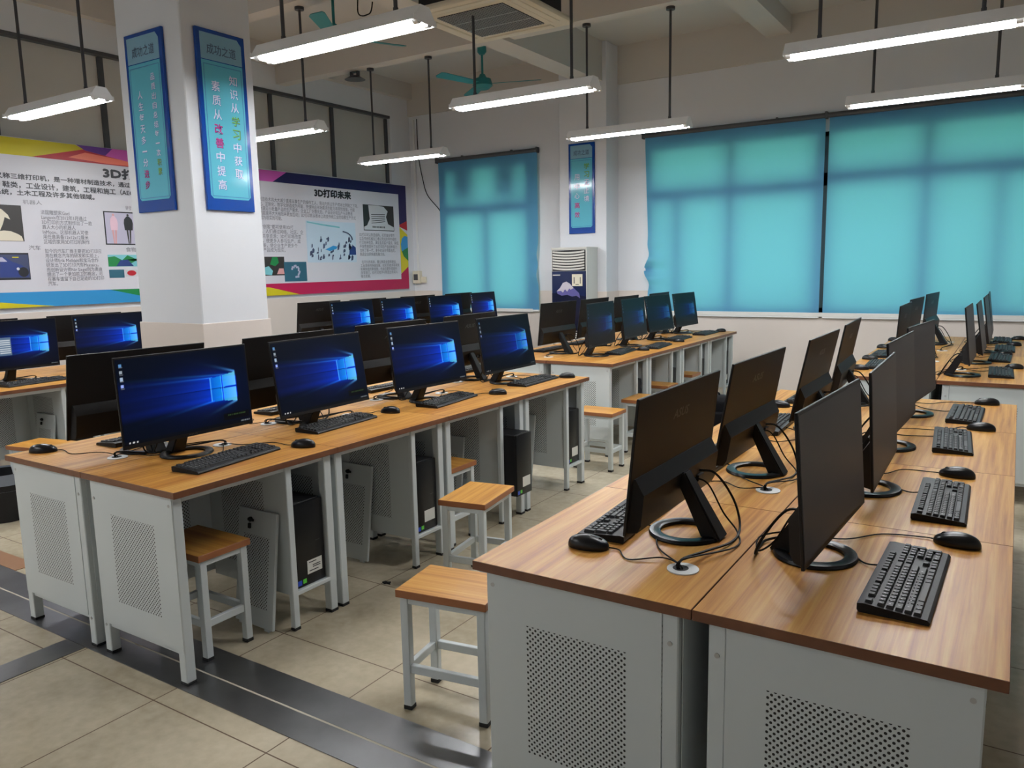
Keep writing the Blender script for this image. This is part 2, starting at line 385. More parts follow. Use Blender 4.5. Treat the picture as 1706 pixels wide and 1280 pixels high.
# ------------------------------------------------------------------ roller blinds
def blind(label, x0, x1, z0, z1, y=YB-.045, crumple=False, bar=True):
    t_ = thing('roller_blind', label, 'blind', ((x0+x1)/2, y, z1), 0, 'blue roller blinds on the windows')
    w = x1-x0; h = z1-z0
    me = bpy.data.meshes.new('fabric'); nx, nz = 40, 60; vs = []; fs = []
    for j in range(nz+1):
        for i in range(nx+1):
            s = i/nx; q = j/nz; x = -w/2+s*w; z = -h*q; dy = 0.004*math.sin(s*9+q*3)
            if crumple:
                k = max(0, 1-s/.18); g = math.exp(-((q-.74)/.10)**2)
                x += .05*k*g*math.sin(q*40) + .05*k*max(0, min(1, (q-.05)*1.6)) * (1-.7*g)
                dy += -.05*k*g*math.cos(q*55)
            else:
                k = max(0, 1-(1-s)/.1); g = math.exp(-((q-.72)/.12)**2); dy += -.03*k*g*math.cos(q*40); x -= .03*k*g
            vs.append((x, dy, z))
    for j in range(nz):
        for i in range(nx):
            a = j*(nx+1)+i; fs.append((a, a+1, a+nx+2, a+nx+1))
    me.from_pydata(vs, [], fs); me.materials.append(M['blind'])
    for p in me.polygons: p.use_smooth = True
    f = bpy.data.objects.new('fabric', me); C.objects.link(f); f.parent = t_
    bm = BM(); cyl(bm, (-w/2-.03, 0, .02), (w/2+.02, 0, .02), .028, 14); obj('roller', bm, M['dframe'], t_)
    for sx in (-w/2-.03, w/2+.0):
        bm = BM(); bx(bm, sx-.008, sx+.008, -.03, .044, -.015, .06, .003); obj('bracket', bm, M['dframe'], t_)
    for k in range(2):
        bm = BM(); bx(bm, -w/4+k*w/2-.01, -w/4+k*w/2+.01, 0, .044, .045, .062, .002); obj('bracket', bm, M['dframe'], t_)
    if bar:
        bm = BM(); bx(bm, -w/2, w/2, -.012, .012, -h-.022, -h+.004, .004); obj('bottom_bar', bm, M['white'], t_)
    return t_
blind('narrow blue roller blind left of the air conditioner', -7.24, -5.56, .915, 3.04)
blind('wide blue roller blind with a crumpled edge, beside the white pillar', -4.0, -1.885, .89, 3.06, crumple=True)
blind('wide blue roller blind behind the desks beyond the dark gap, cut by frame edge', -1.845, .40, .89, 3.06)

# ------------------------------------------------------------------ fluorescent lamps
def make_lamp():
    t_ = thing('hanging_lamp', '', 'lamp', (0, 0, 2.75), 0, 'twin-tube fluorescent lamps')
    L = .61
    bm = BM(); pts = [(-.092, -.014), (-.088, -.016), (-.066, .012), (.066, .012), (.088, -.016), (.092, -.014), (.036, .065), (-.036, .065)]
    poly(bm, pts, -L, L, plane='yz')
    for sx in (-L, L-.004): bx(bm, sx, sx+.004, -.088, .088, -.018, .012)
    obj('reflector', bm, M['lampw'], t_)
    for sy in (-.042, .042):
        bm = BM(); cyl(bm, (-.57, sy, -.008), (.57, sy, -.008), .016, 10); obj('tube', bm, M['tube'], t_)
    for sx in (-1, 1):
        for sy in (-.042, .042):
            bm = BM(); cyl(bm, (sx*.572, sy, -.008), (sx*.604, sy, -.008), .02, 12); bx(bm, sx*.588-.012, sx*.588+.012, sy-.012, sy+.012, -.008, .03)
            obj('socket', bm, M['sock'], t_)
    for sx in (-.42, .42):
        bm = BM(); cyl(bm, (sx, 0, .06), (sx, 0, 1.03), .011, 10); cyl(bm, (sx, 0, 1.005), (sx, 0, 1.03), .04, 16); cyl(bm, (sx, 0, .06), (sx, 0, .09), .014, 10)
        obj('rod', bm, M['rod'], t_)
    return t_
lamp_spots = [(-3.2, 3.28, 'hanging fluorescent lamp beneath the ceiling cassette, the largest lit tube'),
    (-3.18, 5.14, 'hanging fluorescent lamp in front of the teal fan, just below the cassette'),
    (-3.19, 7.03, 'hanging fluorescent lamp right above the narrow sign on the window wall'),
    (-.67, 5.14, 'hanging fluorescent lamp over the outer islands, upper of that pair'),
    (-.65, 7.03, 'hanging fluorescent lamp level with the top of the widest blind'),
    (-5.95, 7.03, 'hanging fluorescent lamp over the purple poster, beside the narrow blind'),
    (-6.09, 3.28, 'hanging fluorescent lamp above the poster with fashion photos'),
    (-5.83, 5.1, 'hanging fluorescent lamp partly hidden behind the square pillar'),
    (-.67, 3.28, 'hanging fluorescent lamp over the near end of the big corner island'),
    (-6.09, 1.41, 'unseen fluorescent lamp added over the near end of the fashion-poster island'),  # out-of-view lamp, added to brighten the pillar and near desk ends
    (-4.0, -.46, 'unseen fluorescent fill lamp added behind the camera')]  # added fill behind the camera, placed to light the desk end panels
lamp = make_lamp()
for i, (x, y, lb) in enumerate(lamp_spots):
    if i == 0: lamp.location = (x, y, 2.75); lamp['label'] = lb
    else: dup(lamp, (x, y, 2.75), 0, lb)

# ------------------------------------------------------------------ ceiling cassette, fans, fittings
t_ = thing('ceiling_air_conditioner', 'square ceiling cassette air conditioner with dark mesh grille', 'air conditioner', (-3.56, 5.33, 3.4))
bm = BM(); bx(bm, -.475, .475, -.475, .475, 0, .05, .02, seg=2)
obj('panel', bm, M['beige'], t_)
bm = BM(); bx(bm, -.40, .40, -.40, .40, .05, .36, .01); obj('body', bm, M['blackm'], t_)
bm = BM(); bx(bm, -.30, .30, -.30, .30, -.004, .004, .003); obj('intake', bm, M['blackm'], t_)
bm = BM()
for k in range(25):
    p = -.29+k*.58/24; bx(bm, p-.0022, p+.0022, -.30, .30, -.008, -.003); bx(bm, -.30, .30, p-.0022, p+.0022, -.008, -.003)
obj('grille', bm, M['grid'], t_)
bm = BM()
for k in (-.1, .1): bx(bm, -.30, .30, k-.004, k+.004, -.011, -.008)
obj('grille_bar', bm, M['alu'], t_)
for k in range(4):
    bm = BM(); bx(bm, -.32, .32, .355, .425, -.006, .002, .003); bx(bm, -.31, .31, .362, .368, -.008, -.002)
    obj('air_flap', bm, [M['beige']], t_, rot=(0, 0, k*PI/2))
bm = BM(); bm2 = None
for sx in (-.36, .36):
    for sy in (-.36, .36): cyl(bm, (sx, sy, .36), (sx, sy, .79), .006, 8)
obj('hanger_rod', bm, M['rod'], t_)
bm = BM(); tube(bm, [(-1.62, .3, .79), (-1.64, .28, .5), (-1.62, .27, .40), (-1.53, .27, .38), (-1.47, .28, .44), (-1.45, .3, .79)], .006, 6)
tag(obj('hanging_wire', bm, M['cable'], None, loc=(-3.56, 5.33, 3.4)), 'thin dark wire looping down from ceiling near cassette', 'wire')
def make_fan():
    t_ = thing('ceiling_fan', '', 'fan', (0, 0, 3.66), 0, 'teal ceiling fans')
    bm = BM(); cyl(bm, (0, 0, .36), (0, 0, .47), .055, 20, r1=.05); cyl(bm, (0, 0, .33), (0, 0, .36), .03, 20, r1=.055); cyl(bm, (0, 0, .47), (0, 0, .54), .02, 10); obj('canopy', bm, M['teal'], t_)
    bm = BM(); cyl(bm, (0, 0, .08), (0, 0, .36), .014, 12); obj('down_rod', bm, M['teal'], t_)
    bm = BM(); cyl(bm, (0, 0, .055), (0, 0, .11), .06, 20, r1=.03); cyl(bm, (0, 0, -.02), (0, 0, .055), .12, 28, r1=.10); cyl(bm, (0, 0, -.06), (0, 0, -.02), .07, 24, r1=.12); obj('motor', bm, M['teal'], t_)
    for k in range(3):
        bm = BM(); poly(bm, [(.10, -.04), (.2, -.055), (.66, -.075), (.70, -.05), (.70, .05), (.66, .065), (.2, .055), (.10, .04)], -.003, .003)
        bmesh.ops.rotate(bm, verts=bm.verts, cent=(0, 0, 0), matrix=Matrix.Rotation(.2, 3, 'X'))
        obj('blade', bm, M['teal'], t_, rot=(0, 0, k*2*PI/3))
    return t_
fan = make_fan(); fan.location = (-5.49, 8.0, 3.66); fan.rotation_euler[2] = .35; fan['label'] = 'teal ceiling fan between cassette and window wall'
dup(fan, (-5.5, 5.6, 3.66), 1.1, 'teal ceiling fan half hidden behind the largest lit lamp')
t_ = thing('ceiling_fitting', 'dark saucer-shaped fitting hung under the ceiling beam', 'fitting', (-6.61, 7.03, 3.78))
bm = BM(); bx(bm, -.06, -.04, -.02, .02, -.05, 0); bx(bm, .04, .06, -.02, .02, -.05, 0); bx(bm, -.06, .06, -.02, .02, -.012, 0); obj('bracket', bm, M['dframe'], t_)
bm = BM(); cyl(bm, (0, 0, -.09), (0, 0, -.05), .12, 24, r1=.05); obj('dish', bm, M['dframe'], t_)

# ------------------------------------------------------------------ wall boards
RX = Matrix(((0, 0, 1), (1, 0, 0), (0, 1, 0))).to_euler()      # sign plane: u -> +Y, v -> +Z, facing +X
RY = Matrix(((1, 0, 0), (0, 0, -1), (0, 1, 0))).to_euler()     # u -> +X, v -> +Z, facing -Y
P = {k: cmat('print_'+k, v, .35) for k, v in dict(white=(206, 206, 214), yellow=(202, 190, 24), navy=(24, 20, 82), red=(176, 24, 40), pink=(196, 84, 176),
     purple=(96, 48, 140), crimson=(176, 14, 74), blue=(44, 140, 200), green=(20, 122, 62), orange=(232, 120, 96), black=(22, 22, 28), grey=(120, 120, 128), silver=(196, 198, 202), dark=(46, 42, 40),
     cream=(216, 208, 188), slate=(58, 66, 98), ice=(186, 206, 222), skin=(216, 160, 160), cyan=(120, 190, 200), lav=(186, 182, 204), teal=(40, 90, 110), rose=(224, 190, 206), cobalt=(34, 54, 120), text=(44, 44, 52)).items()}
def board(name, label, cat, loc, rot, u0, u1, v0, v1, th, m, edge=None):
    t_ = thing(name, label, cat, loc); t_.rotation_euler = rot
    bm = BM(); bx(bm, u0, u1, v0, v1, 0, th, .002); obj('backboard', bm, m, t_)
    return t_
def shape(name, t_, pts, m, w, label=None, dw=.0012):
    bm = BM(); poly(bm, pts, w, w+dw); o = obj(name, bm, m, t_, smooth=0)
    return o
def rect(a, b, c, d): return [(a, c), (b, c), (b, d), (a, d)]
TH = .022
# poster with fashion photos (local u = world Y, v = world Z)
A = board('poster', 'wall poster with yellow corner, robot, car and fashion photos', 'poster', (XL+.013, 0, 0), RX, 3.02, 6.02, 1.225, 2.77, TH, P['white'])
w1 = TH+.0005
shape('border', A, [(3.02, 2.61), (3.91, 2.61), (4.41, 2.73), (4.33, 2.765), (3.02, 2.765)], P['yellow'], w1)
shape('border', A, [(3.91, 2.61), (4.85, 2.605), (5.4, 2.60), (4.85, 2.68), (4.41, 2.73)], P['red'], w1)
shape('border', A, [(4.25, 2.64), (4.62, 2.615), (5.2, 2.61), (4.86, 2.66), (4.42, 2.70)], P['orange'], w1+.0015)
shape('border', A, [(4.34, 2.765), (4.42, 2.72), (4.86, 2.655), (5.3, 2.60), (6.02, 2.60), (6.02, 2.768), (5.0, 2.768)], P['pink'], w1+.003)
shape('border', A, [(4.34, 2.766), (4.42, 2.72), (4.62, 2.69), (4.7, 2.766)], P['purple'], w1+.0045)
shape('border', A, [(3.02, 1.228), (3.02, 1.375), (3.53, 1.372), (4.6, 1.365), (6.02, 1.36), (6.02, 1.228)], P['blue'], w1)
shape('border', A, [(3.02, 1.229), (3.02, 1.31), (3.3, 1.295), (3.52, 1.283), (3.75, 1.255), (3.96, 1.232), (3.98, 1.229)], P['yellow'], w1+.0015)
shape('border', A, [(4.54, 1.365), (4.87, 1.29), (5.3, 1.24), (6.02, 1.23), (6.02, 1.36)], P['green'], w1+.0015)
T = P['text']; w2 = TH+.003
txt('lettering', '3D打印应用', (4.585, 5.4, 2.475, 2.575), T, A, w2, heavy=.0065)
txt('lettering', '3D打印机又称三维打印机，是一种增材制造技术，通过打印', (3.31, 4.98, 2.395, 2.445), T, A, w2, heavy=.0016)
txt('lettering', '用于珠宝，鞋类，工业设计，建筑，工程和施工（AEC）、', (3.30, 4.98, 2.315, 2.372), T, A, w2, heavy=.0016)
txt('lettering', '地理信息系统，土木工程及许多其他领域。', (3.30, 4.47, 2.25, 2.302), T, A, w2, heavy=.0016)
txt('lettering', '机器人', (3.79, 3.96, 2.175, 2.215), P['grey'], A, w2)
txt('lettering', '法国雕塑家Gael\nLangevin在2012年1月通过\n3D打印的方式制作出了一款\n真人大小的机器人\nInMoov。这部机器人可使\n用任意具备12x12x12厘米\n区域的家用3D打印机制作', (3.94, 4.42, 1.815, 2.13), P['grey'], A, w2)
txt('lettering', '汽车', (3.80, 3.905, 1.755, 1.80), P['grey'], A, w2)
txt('lettering', '如今的汽车厂商主要把3D打印应\n用在概念汽车的研发和实验上，\n设计师Erik Melldahl和宝马合作\n研发出了3D打印汽车Maasaica。\n而创新设计师Nir Siegel则为奥迪\n提出了一个更加前卫的概念，可\n在赛车道留下自己足迹的3D打印\n汽车。', (3.94, 4.49, 1.42, 1.77), P['grey'], A, w2)
txt('lettering', '时尚', (4.79, 4.91, 2.168, 2.212), P['grey'], A, w2)
txt('lettering', '食物', (4.75, 4.86, 1.745, 1.792), P['grey'], A, w2)
shape('robot_photo', A, rect(3.36, 3.77, 1.835, 2.16), P['dark'], w1)
shape('robot_photo', A, [(3.40, 2.02), (3.44, 2.11), (3.52, 2.14), (3.60, 2.12), (3.65, 2.07), (3.665, 2.03), (3.62, 2.05), (3.60, 1.99), (3.57, 1.93), (3.5, 1.92), (3.44, 1.95)], P['cream'], w1+.0015)
shape('robot_photo', A, [(3.40, 1.838), (3.76, 1.838), (3.75, 1.88), (3.72, 1.90), (3.66, 1.925), (3.60, 1.93), (3.5, 1.91), (3.40, 1.90)], P['cream'], w1+.0016)
shape('car_photo', A, rect(3.33, 3.79, 1.485, 1.73), P['black'], w1)
shape('car_photo', A, rect(3.33, 3.785, 1.502, 1.715), P['slate'], w1+.0015)
shape('car_photo', A, [(3.34, 1.51), (3.34, 1.66), (3.45, 1.69), (3.58, 1.695), (3.64, 1.65), (3.72, 1.62), (3.77, 1.58), (3.77, 1.51)], P['cobalt'], w1+.003)
shape('car_photo', A, [(3.42, 1.65), (3.46, 1.685), (3.56, 1.69), (3.60, 1.65)], P['lav'], w1+.0045)
bm = BM(); cyl(bm, (3.73, 1.555, w1+.003), (3.73, 1.555, w1+.005), .045, 20); obj('car_photo', bm, P['black'], A)
bm = BM(); cyl(bm, (3.685, 1.585, w1+.005), (3.685, 1.585, w1+.0065), .013, 14); obj('car_photo', bm, P['white'], A)
shape('car_photo', A, rect(3.645, 3.70, 1.685, 1.695), P['yellow'], w1+.003)
shape('fashion_photo', A, rect(4.545, 4.93, 1.815, 2.148), P['black'], w1)
shape('fashion_photo', A, rect(4.557, 4.93, 1.827, 2.136), P['lav'], w1+.0015)
def figure(t_, cx, top, s, cloth, skin, wide):
    bm = BM(); cyl(bm, (cx, top-.018*s, w1+.003), (cx, top-.018*s, w1+.004), .012*s, 12); obj('fashion_photo', bm, skin, t_)
    shape('fashion_photo', t_, [(cx-.012*s, top-.03*s), (cx-.035*wide*s, top-.06*s), (cx-.04*wide*s, top-.10*s), (cx-.035*wide*s, top-.17*s), (cx+.035*wide*s, top-.17*s), (cx+.042*wide*s, top-.10*s), (cx+.035*wide*s, top-.06*s), (cx+.012*s, top-.03*s)], cloth, w1+.003)
    for k in (-1, 1):
        shape('fashion_photo', t_, [(cx+k*.016*s-.009*s, top-.17*s), (cx+k*.016*s+.009*s, top-.17*s), (cx+k*.008*s+.005*s, top-.305*s), (cx+k*.008*s-.006*s, top-.305*s)], skin if cloth is P['rose'] else P['dark'], w1+.0028)
figure(A, 4.645, 2.132, 1.0, P['rose'], P['skin'], 1.0); figure(A, 4.80, 2.134, 1.0, P['black'], P['dark'], 1.2)
shape('food_photo', A, rect(4.55, 4.90, 1.595, 1.715), P['cyan'], w1)
shape('food_photo', A, [(4.55, 1.597), (4.55, 1.69), (4.62, 1.70), (4.70, 1.66), (4.76, 1.71), (4.9, 1.65), (4.9, 1.68), (4.74, 1.60)], P['green'], w1+.0015)
shape('food_photo', A, [(4.63, 1.60), (4.68, 1.66), (4.76, 1.665), (4.82, 1.60)], P['cobalt'], w1+.003)
shape('food_photo', A, rect(4.55, 4.71, 1.482, 1.565), P['teal'], w1)
shape('food_photo', A, rect(4.725, 4.88, 1.492, 1.562), P['silver'], w1)
bm = BM(); bmesh.ops.create_circle(bm, cap_ends=True, segments=24, radius=.05, matrix=Matrix.Translation((4.79, 1.528, w1+.003)) @ Matrix.Scale(.55, 4, (0, 1, 0))); obj('food_photo', bm, P['red'], A)

# poster "3D打印未来"
Bd = board('poster', 'wall poster with purple and crimson border titled 3D打印未来', 'poster', (XL+.013, 0, 0), RX, 6.22, 9.22, 1.215, 2.735, TH, P['white'])
shape('border', Bd, [(6.22, 2.6), (9.05, 2.6), (9.05, 2.16), (9.22, 2.22), (9.22, 2.733), (6.22, 2.733)], P['navy'], w1)
shape('border', Bd, [(6.22, 2.6), (6.72, 2.6), (6.95, 2.733), (6.22, 2.733)], P['pink'], w1+.0015)
shape('border', Bd, [(9.05, 2.16), (9.05, 2.13), (9.22, 2.08), (9.22, 2.22)], P['red'], w1+.0015)
shape('border', Bd, [(9.05, 2.13), (9.09, 2.10), (9.22, 2.02), (9.22, 1.55), (9.06, 1.45), (9.05, 1.45)], P['yellow'], w1+.0015)
shape('border', Bd, [(9.22, 1.64), (9.22, 1.99), (9.15, 2.0), (9.09, 1.96), (9.065, 1.88), (9.07, 1.80), (9.11, 1.72)], P['blue'], w1+.003)
shape('border', Bd, [(9.22, 1.63), (9.22, 1.83), (9.14, 1.80), (9.08, 1.77), (9.12, 1.70)], P['green'], w1+.0045)
shape('border', Bd, [(6.22, 1.218), (6.22, 1.365), (9.05, 1.365), (9.05, 1.44), (9.22, 1.55), (9.22, 1.218)], P['crimson'], w1)
shape('border', Bd, [(6.22, 1.219), (6.22, 1.34), (6.57, 1.322), (7.05, 1.219)], P['yellow'], w1+.0015)
txt('lettering', '3D打印未来', (7.40, 8.06, 2.468, 2.568), P['black'], Bd, w2, heavy=.0065)
txt('lettering', '增材制造技术将大大减少直接从事生产的操作工人，劳动力所占生产成本比例随之下降，\n个性化、定制化、数字化制造成为可能，快速响应市场需求的能力将得到增强，也能\n更好地满足小批量产品的生产需求。企业工厂分散化后，产品设计和生产与消费者\n之间的距离将大大缩短并更加互动；3D打印将从根本上改变传统工业的规模生产方式\n之间成为现实的可能。', (6.40, 8.19, 2.14, 2.41), P['grey'], Bd, w2)
txt('lettering', '目前“创客”都可使用3D打\n印机，人们通过网络、社区、企\n业等共享资源；3D打印将改变\n制造，使更多人参与生产，成\n为创新，使企业生产更多个\n性化产品成为现实。', (6.40, 7.17, 1.75, 2.085), P['grey'], Bd, w2)
txt('lettering', '3D打印可以制造结构，打印复杂零件\n以及传统机械加工难以完成的零件结构\n打印各种造型，满足各类客户需求，降低\n开发费用提升了3D打印的产品创新能力\n也有了新一代，更多的设计师都选用，\n制造企业的快速发展方向。', (8.19, 9.01, 1.705, 2.025), P['grey'], Bd, w2)
txt('lettering', '  在不久的将来，要让制造业变得更加\n工业革命的快速发展，3D打印技术将带来\n机械制造的新面貌，也会在更多领域中\n改变我们，3D打印技术与制造业将深入\n融合发展。', (8.19, 9.01, 1.40, 1.645), P['grey'], Bd, w2)
shape('sketch_picture', Bd, rect(7.22, 8.12, 1.62, 2.155), P['ice'], w1)
shape('sketch_picture', Bd, [(7.24, 2.13), (7.5, 2.10), (7.82, 2.075), (7.82, 2.095), (7.5, 2.12), (7.24, 2.145)], P['cyan'], w1+.0015)
random.seed(4)
bm = BM()
for k in range(46):
    cx = 7.27+random.random()*.8; cy = 1.66+random.random()*.28; a = .006+random.random()*.018; b = .012+random.random()*.03
    poly(bm, [(cx-a, cy-b), (cx+a*.6, cy-b*.7), (cx+a, cy+b*.4), (cx+a*.2, cy+b), (cx-a*.7, cy+b*.5)], w1+.002, w1+.003)
for k in range(11):
    an = PI*.05+k*.12; cx = 7.85+.2*math.sin(an*1.1); cy = 1.90+.13*math.cos(an); poly(bm, rect(cx-.012, cx+.012, cy-.008, cy+.01), w1+.002, w1+.003)
obj('sketch_picture', bm, P['slate'], Bd, smooth=0)
shape('sketch_picture', Bd, [(7.98, 1.72), (8.11, 1.72), (8.11, 1.82), (8.06, 1.85), (7.99, 1.80)], P['cobalt'], w1+.0015)
shape('sketch_picture', Bd, [(7.53, 1.79), (7.62, 1.77), (7.74, 1.80), (7.76, 1.83), (7.68, 1.84), (7.6, 1.81)], P['blue'], w1+.0035)
shape('statue_photo', Bd, rect(8.29, 8.93, 2.06, 2.418), P['dark'], w1)
shape('statue_photo', Bd, [(8.40, 2.41), (8.42, 2.22), (8.36, 2.13), (8.30, 2.11), (8.30, 2.07), (8.92, 2.07), (8.92, 2.12), (8.80, 2.16), (8.76, 2.26), (8.80, 2.34), (8.72, 2.40), (8.6, 2.415)], P['silver'], w1+.0015)
bm = BM()
for k in range(9): poly(bm, rect(8.47+k*.03, 8.485+k*.03, 2.10, 2.125), w1+.003, w1+.004)
for k in range(5): poly(bm, [(8.45, 2.16+k*.03), (8.74, 2.19+k*.025), (8.74, 2.198+k*.025), (8.45, 2.168+k*.03)], w1+.003, w1+.004)
obj('statue_photo', bm, P['dark'], Bd, smooth=0)
shape('group_photo', Bd, rect(6.45, 6.83, 1.465, 1.695), P['dark'], w1)
shape('group_photo', Bd, [(6.60, 1.60), (6.64, 1.69), (6.72, 1.69), (6.74, 1.62), (6.68, 1.58)], P['green'], w1+.0015)
shape('group_photo', Bd, [(6.50, 1.48), (6.50, 1.56), (6.58, 1.58), (6.64, 1.52), (6.62, 1.47)], P['cyan'], w1+.0015)
shape('group_photo', Bd, [(6.70, 1.48), (6.74, 1.55), (6.81, 1.55), (6.82, 1.48)], P['skin'], w1+.0015)
shape('ring_photo', Bd, rect(6.82, 7.19, 1.385, 1.63), P['teal'], w1+.002)
bm = BM()
for k in range(15):
    an = 2.6-k*.29; r_ = .062+.008*math.sin(k*2.2); c0 = (7.0+r_*math.cos(an), 1.505+r_*1.15*math.sin(an)); poly(bm, rect(c0[0]-.013, c0[0]+.013, c0[1]-.012, c0[1]+.012), w1+.0035, w1+.0045)
obj('ring_photo', bm, P['lav'], Bd, smooth=0)

# pillar signs
S = {'frame': cmat('sign_frame_blue', (14, 66, 150), .15), 'top': cmat('sign_light_blue', (128, 172, 196), .12), 'body': cmat('sign_cyan', (96, 184, 206), .10), 'line': cmat('sign_line', (40, 110, 170), .3),
     'txt': cmat('sign_white_text', (212, 214, 235), .4), 'g': cmat('sign_green_text', (96, 168, 40), .4), 'm': cmat('sign_magenta_text', (176, 24, 130), .4), 'head': cmat('sign_heading', (58, 84, 110), .4)}
def sign(label, loc, rot, width, colR, colL, vR, vL):
    t_ = thing('slogan_sign', label, 'sign', loc, 0, 'blue slogan signs on the pillars'); t_.rotation_euler = rot
    h = 1.115
    bm = BM(); bx(bm, 0, width, 0, h, 0, .02, .003); obj('backboard', bm, S['frame'], t_)
    a, b = .03, width-.03
    shape('top_field', t_, [(a, .93), (b, .93), (b, 1.055), (b-.03, 1.09), (a, 1.09)], S['top'], .0205)
    shape('text_field', t_, [(a+.02, .075), (b-.02, .075), (b, .095), (b, .925), (a, .925), (a, .095)], S['body'], .0205)
    bm = BM(); q = .012
    for r4 in ((a+q, b-q, .90, .904), (a+q, b-q, .088, .092), (a+q, a+q+.004, .088, .904), (b-q-.004, b-q, .088, .904)): poly(bm, rect(*r4), .022, .0224)
    obj('border_line', bm, S['line'], t_, smooth=0)
    txt('lettering', '成功之道', (width*.2, width*.8, .965, 1.03), S['head'], t_, .0225, bold=.01)
    for col, cx, (v1, v0) in ((colR, width*.70, vR), (colL, width*.33, vL)):
        n = sum(len(s) for s, c in col); ch = (v1-v0)/n; v = v1
        for s, c in col:
            for chx in s:
                sz = min(.036, ch*.36)
                hh = .18*sz if chx in '一' else sz
                lt = txt('lettering', chx, (cx-sz, cx+sz, v-ch/2-hh, v-ch/2+hh), S[c], t_, .0229, bold=.008)
                ol = txt('outline', chx, (cx-sz+.003, cx+sz+.003, v-ch/2-hh-.003, v-ch/2+hh-.003), S['line'] if c == 'txt' else P['navy'], t_, .0225, bold=.012); ol.parent = lt
                v -= ch
    return t_
sign('blue slogan sign on the pillar face lettered 知识从学习中获取', (-4.399, 3.257, 1.912), RX, .37,
     [('知识从', 'txt'), ('学习', 'g'), ('中获取', 'txt')], [('素质从', 'txt'), ('改善', 'm'), ('中提高', 'txt')], (.87, .20), (.82, .12))
sign('blue slogan sign on the shaded pillar face above the poster', (-4.96, 3.169, 1.916), RY, .395,
     [('品质出自总结每一次', 'txt'), ('积累', 'g')], [('人生每天多一分', 'txt'), ('进步', 'm')], (.86, .22), (.77, .14))
sign('small blue slogan sign above the floor-standing air conditioner', (-4.905, 9.049, 1.915), RY, .365,
     [('学习', 'g'), ('无止境', 'txt')], [('用中心', 'txt'), ('高效', 'm')], (.88, .38), (.76, .18))

# ------------------------------------------------------------------ floor-standing air conditioner
t_ = thing('floor_air_conditioner', 'tall floor-standing air conditioner with snowy mountain picture panel', 'air conditioner', (-4.75, 8.87, 0))
bm = BM(); bx(bm, -.25, .25, -.14, .165, 0, 1.73, .008, seg=2); bx(bm, -.255, .255, -.15, .165, 1.715, 1.74, .005); obj('body', bm, M['acw'], t_)
bm = BM(); bx(bm, -.235, .235, -.145, -.135, 1.45, 1.705); obj('outlet', bm, M['blackm'], t_)
for k in range(7):
    bm = BM(); z = 1.475+k*.034; pts = []
    for i in range(13):
        s = i/12*2-1; pts.append((s*.222, z+.018-.016*(1-s*s)))
    pts += [(p[0], p[1]-.021) for p in reversed(pts)]
    poly(bm, pts, -.158, -.142, plane='xz'); obj('louver', bm, M['acw'], t_)
bm = BM(); bx(bm, -.24, .24, -.150, -.138, .70, 1.445, .002); fp = obj('front_panel', bm, M['mount'], t_)
def acs(pts, m, y): 
    bm = BM(); poly(bm, pts, y-.0008, y, plane='xz'); return obj('mountain_picture', bm, m, fp, smooth=0)
acs([(-.24, .70), (.24, .70), (.24, 1.13), (.12, 1.15), (-.05, 1.17), (-.24, 1.17)], cmat('night_hill', (22, 26, 48), .2), -.151)
acs([(-.17, 1.19), (-.12, 1.24), (-.08, 1.30), (-.03, 1.315), (.02, 1.29), (.08, 1.23), (.15, 1.17), (.16, 1.11), (.11, 1.14), (.05, 1.13), (-.02, 1.15), (-.10, 1.14), (-.16, 1.165)], cmat('mountain_violet', (96, 92, 150), .2), -.1522)
acs([(-.17, 1.195), (-.12, 1.24), (-.08, 1.30), (-.03, 1.315), (.02, 1.29), (.07, 1.235), (.03, 1.215), (.01, 1.23), (-.02, 1.19), (-.05, 1.22), (-.08, 1.18), (-.11, 1.20)], cmat('snow_grey', (190, 184, 196), .2), -.1534)
bm = BM(); poly(bm, rect(-.225, -.12, 1.393, 1.403), -.1512, -.1505, plane='xz'); obj('brand_strip', bm, M['sticker'], t_)
bm = BM(); poly(bm, rect(.05, .195, 1.26, 1.405), -.1525, -.1505, plane='xz'); st = obj('sticker', bm, M['cream'], t_)
bm = BM(); poly(bm, rect(.075, .085, 1.29, 1.37), -.1535, -.1526, plane='xz'); poly(bm, rect(.16, .17, 1.29, 1.37), -.1535, -.1526, plane='xz'); poly(bm, rect(.10, .145, 1.275, 1.283), -.1535, -.1526, plane='xz'); obj('sticker_print', bm, M['ink'], st, smooth=0)
bm = BM(); bx(bm, -.235, .235, -.146, -.136, .10, .69); obj('intake', bm, M['blackm'], t_)
bm = BM()
for k in range(22): bx(bm, -.235, .235, -.154, -.142, .11+k*.026, .126+k*.026)
obj('intake_grille', bm, M['acw'], t_)

# ------------------------------------------------------------------ wall boxes and wires
t_ = thing('switch_box', 'cream breaker box beneath white conduit in the corner', 'switch box', (-7.70, YB-.012, 1.29))
bm = BM(); bx(bm, -.075, .06, -.07, 0, 0, .19, .006); obj('box', bm, M['cream'], t_)
bm = BM(); bx(bm, -.05, .03, -.075, -.068, .05, .14, .003); obj('switch_window', bm, M['dframe'], t_)
bm = BM(); bx(bm, .062, .15, -.035, 0, .01, .10, .004); obj('outlet_box', bm, M['cream'], t_)
bm = BM(); bx(bm, -.016, .016, -.022, 0, .19, 1.75, .003); bx(bm, -.016, .016, -.022, 0, 1.75, 2.4, .003); obj('conduit', bm, M['white'], t_)
bm = BM(); tube(bm, [(-7.64, 9.385, 3.7), (-7.63, 9.385, 3.2), (-7.56, 9.385, 2.82), (-7.48, 9.385, 2.59), (-7.28, 9.385, 2.38), (-7.24, 9.385, 2.3)], .006, 6)
tag(obj('wall_wire', bm, M['cable']), 'thin wire sagging down the wall behind the narrow blind', 'wire')

